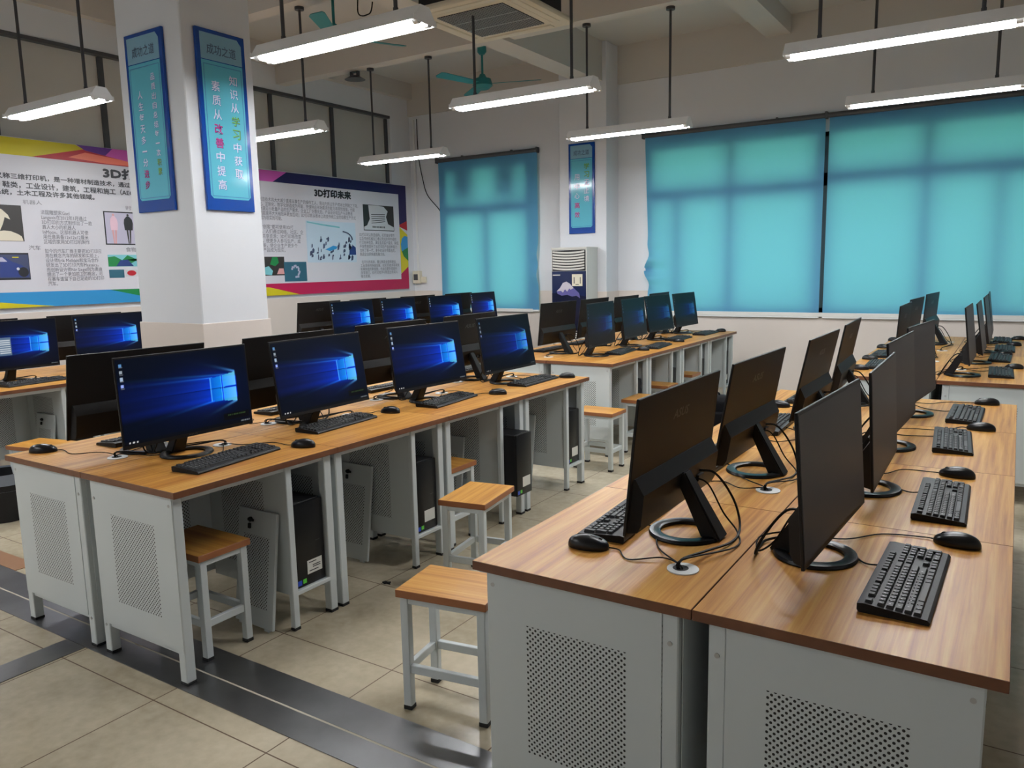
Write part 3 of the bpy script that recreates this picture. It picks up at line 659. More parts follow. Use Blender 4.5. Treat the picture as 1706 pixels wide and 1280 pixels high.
# ------------------------------------------------------------------ desks
def make_desk():
    t_ = thing('computer_desk', '', 'desk')
    bm = BM(); bx(bm, .0012, .6, .0006, .7994, .725, .75, .0012)
    for f in bm.faces:
        if abs(f.normal.z) < .6 or f.calc_center_median().z < .73: f.material_index = 1
    bmesh.ops.recalc_face_normals(bm, faces=bm.faces)
    for f in bm.faces: f.material_index = 0 if f.normal.z > .9 else 1
    obj('tabletop', bm, [M['wood'], M['edge']], t_)
    bm = BM(); cyl(bm, (.10, .585, .7495), (.10, .585, .7530), .040, 24); gr = obj('cable_grommet', bm, M['white'], t_)
    bm = BM(); cyl(bm, (.106, .585, .7531), (.106, .585, .7536), .020, 16); obj('grommet_hole', bm, M['blackm'], gr)
    def leg(u, v, w=.02, d=.02, z1=.722):
        bm = BM(); bx(bm, u-w, u+w, v-d, v+d, .012, z1, .003); l = obj('leg', bm, M['steel'], t_)
        bm = BM(); bx(bm, u-w-.0005, u+w+.0005, v-d-.0005, v+d+.0005, 0, .012, .001); obj('foot_cap', bm, M['rubber'], l)
    for u, v in ((.545, .035), (.055, .035), (.545, .765), (.055, .765)): leg(u, v)
    leg(.552, .548, .013, .016)
    bm = BM(); bx(bm, .075, .562, .0135, .016, .135, .722); obj('side_panel', bm, M['perf_side'], t_)
    bm = BM(); bx(bm, .075, .562, .784, .7865, .135, .722); obj('side_panel', bm, M['perf_side'], t_)
    bm = BM(); bx(bm, .035, .545, .5465, .5495, .15, .722); obj('partition', bm, M['perf_part'], t_)
    bm = BM(); bx(bm, .030, .033, .055, .765, .17, .722); obj('back_panel', bm, M['perf_back'], t_)
    bm = BM(); bx(bm, .05, .565, .552, .775, .150, .168, .002); obj('tower_shelf', bm, M['steel'], t_)
    for v in (.035, .765):
        bm = BM(); bx(bm, .07, .53, v-.012, v+.012, .115, .135, .002); obj('bottom_rail', bm, M['steel'], t_)
    bm = BM(); bx(bm, .07, .53, .02, .045, .697, .7245, .002); bx(bm, .07, .53, .755, .78, .697, .7245, .002); bx(bm, .53, .556, .05, .75, .697, .7245, .002); bx(bm, .04, .065, .05, .75, .697, .7245, .002)
    obj('top_frame', bm, M['steel'], t_)
    bm = BM()
    for u, z in ((.055, .65), (.055, .125), (.545, .69)): cyl(bm, (u, .0125, z), (u, .0165, z), .006, 10); cyl(bm, (u, .7835, z), (u, .7875, z), .006, 10)
    obj('bolt', bm, M['alu'], t_)
    return t_
ISL = {  # seam x, first desk y, phrase, side phrases
 'R1': (-.567, 1.597, 'big corner island', {1: 'outer side', -1: 'aisle side'}),
 'L1': (-3.055, 1.594, 'pillar island', {1: 'aisle side', -1: 'pillar side'}),
 'L2': (-3.215, 5.505, 'air-conditioner island', {1: 'aisle side', -1: 'far side'}),
 'R2': (-.40, 5.575, 'wide-blind island', {1: 'outer side', -1: 'aisle side'}),
 'L0': (-6.31, 1.594, 'fashion-poster island', {1: 'aisle side', -1: 'wall side'}),
 'B0': (-5.87, 5.43, 'purple-poster island', {1: 'aisle side', -1: 'wall side'})}
ORD = ['first', 'second', 'third', 'last']
def where(i, s, k):
    if i == 'L0': k = {1: 0, 2: 1, 3: 3}[k]
    return '%s from near end, %s of %s' % (ORD[k], ISL[i][3][s], ISL[i][2])
desk = make_desk(); first = True
for i, (sx, y0, ph, sd) in ISL.items():
    for s in (1, -1):
        for k in range(4):
            if i == 'L0' and k == 0: continue
            kk = k
            lb = 'wood-topped white computer desk, ' + where(i, s, kk)
            loc = (sx, y0+.8*k, 0) if s == 1 else (sx, y0+.8*k+.8, 0)
            rz = 0 if s == 1 else PI
            if first: desk.location = loc; desk.rotation_euler = (0, 0, rz); desk['label'] = lb; desk['group'] = 'computer desks of the ' + ph; first = False
            else: dup(desk, loc, rz, lb, 'computer desks of the ' + ph)
def grommet(i, s, k):
    sx, y0 = ISL[i][:2]; yc = y0+.8*k+.4
    return Vector((sx+s*.106, yc+s*.185, .753))

# ------------------------------------------------------------------ displays
def screen_mesh(name, m, popup=0, gain=1.0, logo=True):
    nx, ny = 208, 117
    U, V = np.meshgrid(np.linspace(0, 1, nx+1), np.linspace(0, 1, ny+1))
    col = np.zeros((ny+1, nx+1, 3)); col[:] = (.0008, .0026, .008)
    sm = lambda e0, e1, x: np.clip((x-e0)/(e1-e0), 0, 1)**2*(3-2*np.clip((x-e0)/(e1-e0), 0, 1))
    vv = V-.49; d = np.clip(.89-U, -.2, 1); t_ = np.clip(d, 0, 1); left = sm(-.012, .004, d)
    glow = np.exp(-(((U-.72)/.30)**2+((V-.5)/.30)**2)); col += glow[..., None]*np.array((.0, .002, .020))
    half = .150+.10*t_
    fill = left*(1-sm(.72, 1.12, np.abs(vv)/half))*(.65*np.exp(-t_/.20)+.35*np.exp(-t_/.33))
    tex = .80+.16*np.sin(vv/half*7+.6)+.10*np.sin(vv/half*17)
    col += (fill*tex)[..., None]*np.array((.0, .062, 1.05))
    outer = left*np.exp(-np.clip(np.abs(vv)-half*.9, 0, 1)/(.016+.22*t_))*np.exp(-t_/.14)*sm(0, .02, np.abs(vv))
    col += outer[..., None]*np.array((.0, .050, .85))
    def ray(v0, sl, ln, wd, c, u0=.89):
        dd = u0-U; r_ = np.where(dd > 0, np.exp(-((vv-v0-sl*dd)/(wd*(1+3*np.clip(dd, 0, 1))))**2)*np.exp(-np.clip(dd, 0, 1)/ln), 0)
        for q in range(3): col[..., q] += r_*c[q]
    ray(.195, .55, .05, .012, (.08, .35, .9)); ray(-.185, -.55, .05, .012, (.10, .40, .9))
    ray(.160, .10, .18, .006, (.02, .20, .7)); ray(-.150, -.24, .10, .009, (.01, .15, .75), .70); ray(.148, .05, .14, .005, (.02, .2, .6), .70)
    def pane(a, b, top, bot, c0, c1):
        q = (U-a)/(b-a); ok = (q >= 0) & (q <= 1)
        tt = top[0]+(top[1]-top[0])*q; bb = bot[0]+(bot[1]-bot[0])*q
        ok &= (V <= tt) & (V >= bb); e = np.clip(q, 0, 1)[ok][:, None]
        col[ok] = np.maximum(col[ok], np.array(c0)*(1-e)+np.array(c1)*e)
    ca, cb, cc, cd = (.0, .10, .66), (.004, .24, .80), (.02, .32, .80), (.12, .52, .72)
    pane(.68, .772, (.630, .650), (.502, .503), ca, cb); pane(.68, .772, (.488, .487), (.335, .325), ca, cb)
    pane(.784, .89, (.652, .680), (.504, .506), cc, cd); pane(.784, .89, (.486, .484), (.322, .300), cc, cd)
    ln = (np.abs(V-(.495)) < .006) & (U < .90) & (U > .16); col[ln] *= (.30+.5*np.clip((.55-U[ln])/.4, 0, 1))[:, None]
    for a, h_ in ((.68, .15), (.770, .16), (.784, .165)):
        l2 = (np.abs(U-a) < .0028) & (np.abs(vv) < h_); col[l2] += (.05, .25, .4)
    for n, vy in enumerate((.93, .85, .77, .69)):
        b = (np.abs(U-.032) < .010) & (np.abs(V-vy) < .018); col[b] = ((.10, .25, .5), (.3, .35, .4), (.35, .45, .6), (.3, .4, .9))[n]
        b = (np.abs(U-.032) < .012) & (np.abs(V-vy+.028) < .004); col[b] = (.12, .13, .15)
    tb = V < .042; col[tb] = (.002, .003, .006)
    for a in (.035, .062, .09):
        b = (np.abs(U-a) < .006) & (np.abs(V-.021) < .010); col[b] = (.6, .6, .6)
    b = (U > .90) & (U < .985) & (np.abs(V-.021) < .005) & (np.sin(U*500) > -.2); col[b] = (.18, .2, .22)
    if popup == 1:
        b = (U > .76) & (U < .985) & (V > .06) & (V < .15); col[b] = (.0015, .002, .003)
        b = (U > .80) & (U < .95) & (np.abs(V-.125) < .006) & (np.sin(U*400) > -.3); col[b] = (.03, .06, .02)
    if popup == 2:
        b = (U > .30) & (U < .46) & (V > .28) & (V < .66); col[b] = (.10, .16, .25)
        for n in range(7):
            b = (U > .33) & (U < .45) & (np.abs(V-.60+n*.045) < .012); col[b] = (.5, .55, .6)
    col = np.clip(col*gain, 0, 1)
    Wd, Hd = .601, .338
    vs = np.stack([np.full_like(U, .0008), (U-.5)*Wd, .016+V*Hd], -1).reshape(-1, 3)
    idx = np.arange((nx+1)*(ny+1)).reshape(ny+1, nx+1)
    fs = np.stack([idx[:-1, :-1], idx[:-1, 1:], idx[1:, 1:], idx[1:, :-1]], -1).reshape(-1, 4)
    me = bpy.data.meshes.new(name); me.from_pydata(vs.tolist(), [], fs.tolist())
    at = me.attributes.new('picture', 'FLOAT_COLOR', 'POINT')
    at.data.foreach_set('color', np.concatenate([col.reshape(-1, 3), np.ones((vs.shape[0], 1))], 1).astype(np.float32).ravel())
    me.materials.append(m); return me
m = mat('lit_display', (.003, .003, .004), .35, spec=.09); t = NT(m); p = t.n['Principled BSDF']
at = t.new('ShaderNodeAttribute', attribute_name='picture'); t.link(at.outputs['Color'], p.inputs['Emission Color']); p.inputs['Emission Strength'].default_value = 1.0; M['display'] = m
D = {'lit': screen_mesh('display', M['display'], 0), 'toast': screen_mesh('display', M['display'], 1), 'window': screen_mesh('display', M['display'], 2), 'dim': screen_mesh('display', M['display'], 0, .16)}  # dim: side-view falloff of the screen light is put into the gain
M['blank'] = mat('blank_display', (.010, .010, .011), .38, spec=.08); pb = NT(M['blank']).n['Principled BSDF']; pb.inputs['Emission Color'].default_value = (.010, .010, .0105, 1); pb.inputs['Emission Strength'].default_value = 1
bm = BM(); bx(bm, .0001, .0008, -.3005, .3005, .016, .354); bm.normal_update()
mb = bpy.data.meshes.new('display'); bm.to_mesh(mb); bm.free(); mb.materials.append(M['blank']); D['blank'] = mb

# ------------------------------------------------------------------ monitors
def make_monitor():
    t_ = thing('monitor', '', 'monitor')
    # ring base
    bm = BM(); n = 48; prof = [(.076, .0), (.108, .0), (.110, .004), (.107, .011), (.080, .012), (.075, .009)]
    rings = []
    for k in range(n):
        a = 2*PI*k/n
        rings.append([bm.verts.new((r*.95*math.cos(a)-.01, r*1.0*math.sin(a), z)) for r, z in prof])
    for k in range(n):
        for j in range(len(prof)):
            bm.faces.new((rings[k][j], rings[(k+1) % n][j], rings[(k+1) % n][(j+1) % len(prof)], rings[k][(j+1) % len(prof)]))
    obj('base_ring', bm, M['gloss'], t_)
    bm = BM()
    a = [(-.122, -.033, .004), (-.122, .033, .004), (-.066, .033, .004), (-.066, -.033, .004)]
    b = [(-.012, -.023, .185), (-.012, .023, .185), (.018, .023, .172), (.018, -.023, .172)]
    va = [bm.verts.new(q) for q in a]; vb = [bm.verts.new(q) for q in b]
    bm.faces.new(va); bm.faces.new(vb)
    for k in range(4): bm.faces.new((va[k], va[(k+1) % 4], vb[(k+1) % 4], vb[k]))
    bmesh.ops.bevel(bm, geom=list(bm.edges), offset=.004, segments=2, affect='EDGES')
    obj('neck', bm, M['plastic'], t_)
    bm = BM(); bx(bm, -.008, 0, -.3065, .3065, 0, .362, .0015)
    # lower electronics bulge behind the panel
    y0, y1 = -.296, .296
    A_ = [(-.006, .006), (-.030, .010), (-.038, .030), (-.038, .112), (-.010, .150), (-.006, .150)]
    vsA = [bm.verts.new((x, y0+(.0 if j in (0, 5) else .012), z)) for j, (x, z) in enumerate(A_)]; vsB = [bm.verts.new((x, y1-(.0 if j in (0, 5) else .012), z)) for j, (x, z) in enumerate(A_)]
    bm.faces.new(vsA); bm.faces.new(vsB[::-1])
    for j in range(6): bm.faces.new((vsA[j], vsA[(j+1) % 6], vsB[(j+1) % 6], vsB[j]))
    h = obj('screen_housing', bm, M['housing'], t_)
    # maker's lettering on the back, reads from behind
    q = txt('logo', 'ASUS', (-.055, .055, 0, .026), M['logo'], h, 0, bold=.015)
    for v in q.data.vertices:
        u, z = v.co.x, v.co.y; v.co = (-.0087, -(u + z*.35-.005), .268+z)
    bm = BM(); bx(bm, -.046, -.036, -.15, -.105, .055, .075, .002); bx(bm, -.044, -.036, -.09, -.065, .055, .07, .002); obj('cable_plug', bm, M['plastic'], h)
    dsp = bpy.data.objects.new('display', D['lit']); C.objects.link(dsp); dsp.parent = t_
    q = txt('logo', 'ASUS', (-.022, .022, 0, .006), M['logo'], h, 0)
    for v in q.data.vertices:
        u, z = v.co.x, v.co.y; v.co = (.0006, u, .005+z)
    return t_
MON = {
'L1a': (1, -2.894, 1.996, .834, -.012, .055, 'toast'), 'L1b': (1, -2.835, 2.716, .836, .037, .152, 'toast'), 'L1c': (1, -2.807, 3.518, .84, -.05, .159, 'lit'), 'L1d': (1, -2.789, 4.326, .839, -.009, .172, 'dim2'),
'L1A': (-1, -3.244, 1.966, .842, .053, .198, 'lit'), 'L1B': (-1, -3.16, 2.744, .842, -.031, .137, 'lit'), 'L1C': (-1, -3.19, 3.55, .842, .01, .14, 'lit'), 'L1D': (-1, -3.2, 4.37, .842, -.02, .14, 'lit'),
'R1A': (-1, -.812, 2.077, .824, .009, .105, 'lit'), 'R1B': (-1, -.828, 2.843, .827, .028, .172, 'lit'), 'R1C': (-1, -.788, 3.704, .834, .007, .2, 'lit'), 'R1D': (-1, -.796, 4.50, .837, -.04, .18, 'lit'),
'R1a': (1, -.349, 2.071, .821, -.052, .076, 'blank'), 'R1b': (1, -.33, 2.792, .823, .014, .058, 'blank'), 'R1c': (1, -.356, 3.485, .844, -.037, .064, 'blank'), 'R1d': (1, -.357, 4.276, .841, -.093, .065, 'blank'),
'L2a': (1, -2.93, 5.97, .842, .079, .05, 'dim'), 'L2b': (1, -2.989, 6.81, .841, .065, .109, 'dim'), 'L2c': (1, -3.006, 7.493, .845, -.028, .17, 'dim'), 'L2d': (1, -3.025, 8.274, .837, -.034, .15, 'dim'),
'L2A': (-1, -3.42, 6.03, .841, .019, .105, 'lit'), 'L2B': (-1, -3.435, 6.734, .842, -.027, .138, 'lit'), 'L2C': (-1, -3.411, 7.40, .838, -.025, .142, 'lit'), 'L2D': (-1, -3.394, 8.23, .839, -.037, .14, 'lit'),
'L0b': (1, -6.125, 2.827, .841, -.003, .0, 'window'), 'L0c': (1, -6.20, 3.605, .842, .068, .061, 'lit'), 'L0d': (1, -6.15, 4.37, .842, 0, .1, 'lit'),
'L0B': (-1, -6.47, 2.697, .843, .009, .129, 'lit'), 'L0C': (-1, -6.48, 3.54, .839, .009, .08, 'lit'),
'B0a': (1, -5.70, 5.902, .844, .001, .124, 'lit'), 'B0b': (1, -5.701, 6.626, .841, .057, .135, 'lit'), 'B0c': (1, -5.671, 7.432, .837, -.046, .14, 'lit'), 'B0d': (1, -5.73, 8.302, .84, .073, .128, 'lit'),
'B0A': (-1, -6.03, 5.69, .843, -.045, .117, 'lit'), 'B0B': (-1, -6.03, 6.404, .84, -.06, .129, 'lit'), 'B0C': (-1, -6.02, 7.245, .839, .027, .133, 'lit'), 'B0D': (-1, -6.03, 8.061, .839, -.06, .132, 'lit'),
'R2A': (-1, -.66, 5.95, .85, .002, .06, 'lit'), 'R2B': (-1, -.70, 6.90, .85, .058, .108, 'lit'), 'R2C': (-1, -.663, 7.95, .847, .081, .064, 'lit'),
'R2a': (1, -.216, 5.87, .85, -.017, .113, 'blank'), 'R2b': (1, -.175, 6.62, .838, -.005, .15, 'blank'), 'R2c': (1, -.16, 7.40, .848, -.009, .145, 'blank'), 'R2d': (1, -.165, 8.2, .845, .01, .13, 'blank')}
D['dim2'] = screen_mesh('display', M['display'], 0, .5)
TT = .75
def cable(parent, pts, r):
    inv = parent.matrix_world.inverted(); bm = BM(); tube(bm, [inv @ Vector(q) for q in pts], r, 5, 6)
    return obj('cable', bm, M['cable'], parent)
DESC = {'lit': 'monitor showing bright blue desktop, ', 'toast': 'monitor with blue desktop and dark notice, ', 'window': 'monitor with white window on desktop, ', 'dim': 'monitor showing dim blue desktop, ', 'dim2': 'monitor showing darker blue desktop, ', 'blank': 'monitor with dark grey screen, '}
mon = make_monitor(); first = True
for key, (s, x, y, zb, th, ti, dsp) in MON.items():
    isl = key[:2]; k = 'abcd'.index(key[2].lower())
    if s == 1: nrm = Vector((math.cos(th), math.sin(th), 0)); rz = th
    else: nrm = Vector((-math.cos(th), math.sin(th), 0)); rz = PI-th
    loc = Vector((x, y, TT)) - nrm*.045
    lb = (DESC[dsp] if s == 1 else 'monitor seen from its black back, ') + where(isl, s, k)
    if first: r = mon; r.location = loc; r.rotation_euler = (0, 0, rz); r['label'] = lb; first = False
    else: r = dup(mon, loc, rz, lb)
    r['group'] = 'monitors of the ' + ISL[isl][2]
    MON[key] = MON[key] + (r,)
    for ch in r.children:
        b = ch.name.split('.')[0]
        if b in ('screen_housing', 'display'): ch.location = (.045, 0, zb-TT); ch.rotation_euler = (0, -ti, 0)
        if b == 'display': ch.data = D[dsp]
bpy.context.view_layer.update()
for key, v in MON.items():
    s, r = v[0], v[-1]; isl = key[:2]; k = 'abcd'.index(key[2].lower())
    g = grommet(isl, s, k); mw = r.matrix_world
    p0 = mw @ Vector((.0, -.128, .155)); p1 = mw @ Vector((-.05, -.13, .15)); p2 = mw @ Vector((-.10, -.14, .08)); p3 = mw @ Vector((-.135, -.10, .012))
    p4 = mw @ Vector((-.15, .02, .006)); p5 = g + Vector((0, 0, .02)); p6 = g + Vector((0, 0, -.02))
    cable(r, [p0, p1, p2, p3, p4, (p4+g)/2+Vector((0, 0, .01)), p5, p6], .0036)
    q1 = mw @ Vector((-.045, -.08, .13)); q2 = mw @ Vector((-.09, -.085, .05)); q3 = mw @ Vector((-.14, -.06, .006)); q4 = mw @ Vector((-.17, .06, .006))
    cable(r, [mw @ Vector((0, -.077, .145)), q1, q2, q3, q4, p5, p6], .0026)

# ------------------------------------------------------------------ keyboards
def make_keyboard():
    t_ = thing('keyboard', '', 'keyboard')
    bm = BM()
    pts = [(-.068, 0), (.070, 0), (.072, .006), (.066, .012), (-.06, .022), (-.072, .020), (-.072, .006)]
    va = poly(bm, pts, -.225, .225, plane='xz')
    obj('body', bm, M['plastic'], t_)
    bm = BM(); KP = .0192
    zs = lambda x: .0125+(.066-x)*.0765
    def key(y, x, w=1, d=1):
        y0, y1 = y, y+w*KP-.0022; x0, x1 = x, x+d*KP*.93-.0022; zb = zs((x0+x1)/2)-.001; zt = zb+.0075; i = .0022
        lo = [bm.verts.new(q) for q in ((x0, y0, zb), (x1, y0, zb), (x1, y1, zb), (x0, y1, zb))]
        hi = [bm.verts.new(q) for q in ((x0+i, y0+i, zt), (x1-i, y0+i, zt), (x1-i, y1-i, zt), (x0+i, y1-i, zt))]
        bm.faces.new(hi)
        for k in range(4): bm.faces.new((lo[k], lo[(k+1) % 4], hi[(k+1) % 4], hi[k]))
    Y0 = -.217; R = [-.0335+i*KP*.93 for i in range(5)]; F = -.058
    y = Y0; key(y, F); y += 2*KP
    for n in (4, 4, 4):
        for k in range(n): key(y, F); y += KP
        y += .5*KP
    for k in range(3): key(Y0+15.3*KP+k*KP, F)
    for r_, row in enumerate(([1]*13+[2], [1.5]+[1]*12+[1.5], [1.75]+[1]*11+[2.25], [2.25]+[1]*10+[2.75], [1.25, 1.25, 1.25, 6.25, 1.25, 1.25, 1.25, 1.25])):
        y = Y0
        for w_ in row: key(y, R[r_], w_); y += w_*KP
    for r_ in (0, 1):
        for k in range(3): key(Y0+15.3*KP+k*KP, R[r_])
    key(Y0+16.3*KP, R[3])
    for k in range(3): key(Y0+15.3*KP+k*KP, R[4])
    yn = Y0+18.6*KP
    for r_ in range(4):
        for k in range(3): key(yn+k*KP, R[r_])
    key(yn+3*KP, R[0]); key(yn+3*KP, R[1], 1, 2); key(yn+3*KP, R[3], 1, 2); key(yn, R[4], 2); key(yn+2*KP, R[4])
    obj('keys', bm, M['keys'], t_)
    bm = BM()
    for r_ in range(5):
        for k in range(13 if r_ < 4 else 2):
            yy = Y0+(k+.35+.25*r_)*KP; xx = R[r_]+.0045; z = zs(xx+.003)+.0068
            q = [bm.verts.new(c) for c in ((xx, yy, z), (xx+.004, yy, z-.0003), (xx+.004, yy+.003, z-.0003), (xx, yy+.003, z))]; bm.faces.new(q)
        for k in range(3):
            yy = yn+(k+.35)*KP; xx = R[r_]+.0045; z = zs(xx+.003)+.0068
            q = [bm.verts.new(c) for c in ((xx, yy, z), (xx+.004, yy, z-.0003), (xx+.004, yy+.003, z-.0003), (xx, yy+.003, z))]; bm.faces.new(q)
    obj('key_legends', bm, M['legend'], t_)
    return t_
KB = {'L1': {1: [(-2.69, 2.01, .12), (-2.82, 2.76, .08), (-2.74, 3.56, .10), (-2.685, 4.43, .03)], -1: [(-3.42, 2.13, .05), (-3.39, 2.99, 0), (-3.42, 3.8, 0), (-3.42, 4.6, 0)]},
      'R1': {1: [(-.178, 1.995, -.02), (-.158, 2.735, .02), (-.19, 3.68, .06), (-.175, 4.345, -.01)], -1: [(-.955, 2.125, .05), (-.965, 2.93, 0), (-.93, 3.70, .03), (-.97, 4.55, 0)]},
      'L2': {1: [(-2.90, 6.28, .1), (-2.79, 6.85, .1), (-2.88, 7.62, .05), (-2.83, 8.30, 0)], -1: [(-3.59, 6.22, 0), (-3.62, 6.9, 0), None, None]},
      'R2': {1: [(-.06, 6.05, .02), (-.08, 6.93, -.02), (-.06, 7.66, 0), (-.09, 8.45, 0)], -1: [(-.835, 6.20, .04), (-.90, 6.90, 0), (-.85, 7.75, 0), None]},
      'L0': {1: [None, (-5.955, 2.85, .12), (-5.95, 3.6, 0), None], -1: [None]*4}}
MS = {'L1': {1: [(-2.60, 2.33, .3), (-2.80, 3.13, .2), (-2.62, 3.90, .3), (-2.58, 4.70, .25)], -1: [(-3.56, 1.71, .75), (-3.47, 2.6, 0), (-3.45, 3.4, .1), (-3.45, 4.2, 0)]},
      'R1': {1: [(-.095, 2.335, -.15), (-.14, 3.10, -.12), (-.10, 4.01, -.1), (-.10, 4.74, .1)], -1: [(-.945, 1.835, .22), (-.98, 2.60, .1), (-.98, 3.38, .1), (-1.03, 4.205, .25)]},
      'L2': {1: [None, (-2.79, 6.50, .2), (-2.78, 7.35, .1), (-2.77, 8.62, .1)], -1: [None]*4},
      'R2': {1: [(.01, 6.37, 0), (-.06, 7.22, .1), (0, 8.03, 0), (.03, 8.64, 0)], -1: [(-.90, 5.92, .2), (-.93, 6.55, 0), (-.95, 7.44, 0), (-.95, 8.14, 0)]}}
kb = make_keyboard(); first = True; keyb = {}
for isl, ds in KB.items():
    for s, L in ds.items():
        for k, v in enumerate(L):
            if v is None: continue
            lb = 'black keyboard, ' + where(isl, s, k); rz = v[2] if s == 1 else PI+v[2]
            if first: r = kb; r.location = (v[0], v[1], TT); r.rotation_euler = (0, 0, rz); r['label'] = lb; first = False
            else: r = dup(kb, (v[0], v[1], TT), rz, lb)
            r['group'] = 'keyboards of the ' + ISL[isl][2]; keyb[(isl, s, k)] = r
# ------------------------------------------------------------------ mice
def make_mouse():
    t_ = thing('computer_mouse', '', 'mouse')
    bm = BM(); n, mr = 20, 10; rows = []
    def surf(a, e):
        ce = math.cos(e); x = .058*math.cos(a)*ce; y = .032*math.sin(a)*ce*(1-.12*math.cos(a)); z = math.sin(e)
        hgt = .036-.010*((-x+.058)/.116)**1.5 if True else 0
        return Vector((x, y, max(0, z)**.75*hgt + (.004 if z <= 0 else .004)))
    for j in range(mr):
        e = j/mr*PI/2; rows.append([bm.verts.new(surf(2*PI*k/n, e)) for k in range(n)])
    top = bm.verts.new(surf(0, PI/2))
    low = [bm.verts.new((v.co.x*.97, v.co.y*.95, 0)) for v in rows[0]]
    bm.faces.new(low[::-1])
    for k in range(n): bm.faces.new((low[k], low[(k+1) % n], rows[0][(k+1) % n], rows[0][k]))
    for j in range(mr-1):
        for k in range(n): bm.faces.new((rows[j][k], rows[j][(k+1) % n], rows[j+1][(k+1) % n], rows[j+1][k]))
    for k in range(n): bm.faces.new((rows[-1][k], rows[-1][(k+1) % n], top))
    obj('body', bm, M['gloss'], t_, smooth=60)
    bm = BM(); cyl(bm, (-.032, -.004, .0235), (-.032, .004, .0235), .008, 14); obj('scroll_wheel', bm, M['rubber'], t_)
    return t_
ms = make_mouse(); first = True; mice = {}
for isl, ds in MS.items():
    for s, L in ds.items():
        for k, v in enumerate(L):
            if v is None: continue
            lb = 'black mouse, ' + where(isl, s, k); rz = v[2] if s == 1 else PI+v[2]
            if first: r = ms; r.location = (v[0], v[1], TT); r.rotation_euler = (0, 0, rz); r['label'] = lb; first = False
            else: r = dup(ms, (v[0], v[1], TT), rz, lb)
            r['group'] = 'mice of the ' + ISL[isl][2]; mice[(isl, s, k)] = r
bpy.context.view_layer.update()
rnd = random.Random(11)
for (isl, s, k), r in list(keyb.items()):
    g = grommet(isl, s, k); p0 = r.matrix_world @ Vector((-.068, .06, .010)); p1 = r.matrix_world @ Vector((-.11, .075, .004))
    mid = (p1+g)/2; mid.z = TT+.003; mid += Vector((rnd.uniform(-.03, .03), rnd.uniform(-.03, .03), 0)); p0.z = max(p0.z, TT+.004)
    cable(r, [p0, p1, mid, g+Vector((0, 0, .006)), g+Vector((0, 0, -.02))], .0022)
for (isl, s, k), r in list(mice.items()):
    g = grommet(isl, s, k); p0 = r.matrix_world @ Vector((-.05, 0, .006)); p1 = r.matrix_world @ Vector((-.085, .004, .004))
    d = g-p1; pr = Vector((-d.y, d.x, 0)).normalized()
    a1 = rnd.uniform(.02, .05)*rnd.choice((-1, 1)); a2 = -a1*rnd.uniform(.4, 1)
    m1 = p1+d*.3+pr*a1; m2 = p1+d*.65+pr*a2; m1.z = TT+.003; m2.z = TT+.003+rnd.uniform(0, .008)
    cable(r, [p0, p1, m1, m2, g+Vector((0, 0, .006)), g+Vector((0, 0, -.02))], .0020)

# ------------------------------------------------------------------ computer towers
def make_tower():
    t_ = thing('computer_tower', '', 'computer')
    bm = BM(); bx(bm, -.36, 0, -.0825, .0825, 0, .37, .004); obj('case', bm, M['case'], t_)
    bm = BM(); bx(bm, 0, .014, -.0825, .0825, .0, .37, .005, seg=2); fr = obj('front_panel', bm, M['bezel'], t_)
    bm = BM(); bx(bm, .0135, .0146, .03, .055, .185, .188); obj('power_light', bm, M['logo'], fr)
    bm = BM(); poly(bm, rect(-.022, .062, .048, .108), .0142, .0148, plane='yz'); l = obj('label_sticker', bm, M['sticker'], fr)
    bm = BM()
    for z, a, b in ((.096, -.012, .03), (.080, .008, .052), (.072, .008, .052), (.058, -.012, .04)): poly(bm, rect(a, b, z, z+.004), .0149, .0152, plane='yz')
    obj('label_print', bm, M['ink'], l, smooth=0)
    bm = BM(); poly(bm, rect(-.078, -.056, .012, .034), .0142, .0148, plane='yz'); obj('blue_sticker', bm, M['stblue'], fr)
    bm = BM(); poly(bm, rect(-.05, -.03, .015, .034), .0142, .0148, plane='yz'); obj('green_sticker', bm, M['stgreen'], fr)
    return t_
tw = make_tower(); first = True
for isl, k, pro in (('L1', 0, 0), ('L1', 1, 0), ('L1', 2, .10), ('L1', 3, .0), ('L2', 0, -.03), ('L2', 1, -.02), ('L2', 2, -.02), ('L2', 3, -.02), ('L0', 1, 0), ('L0', 2, 0)):
    sx, y0 = ISL[isl][:2]; loc = (sx+.535+pro, y0+.8*k+.655, .168); lb = 'black computer tower under the desk, ' + where(isl, 1, k)
    if first: r = tw; r.location = loc; r['label'] = lb; first = False
    else: r = dup(tw, loc, 0, lb)
    r['group'] = 'computer towers of the ' + ISL[isl][2]

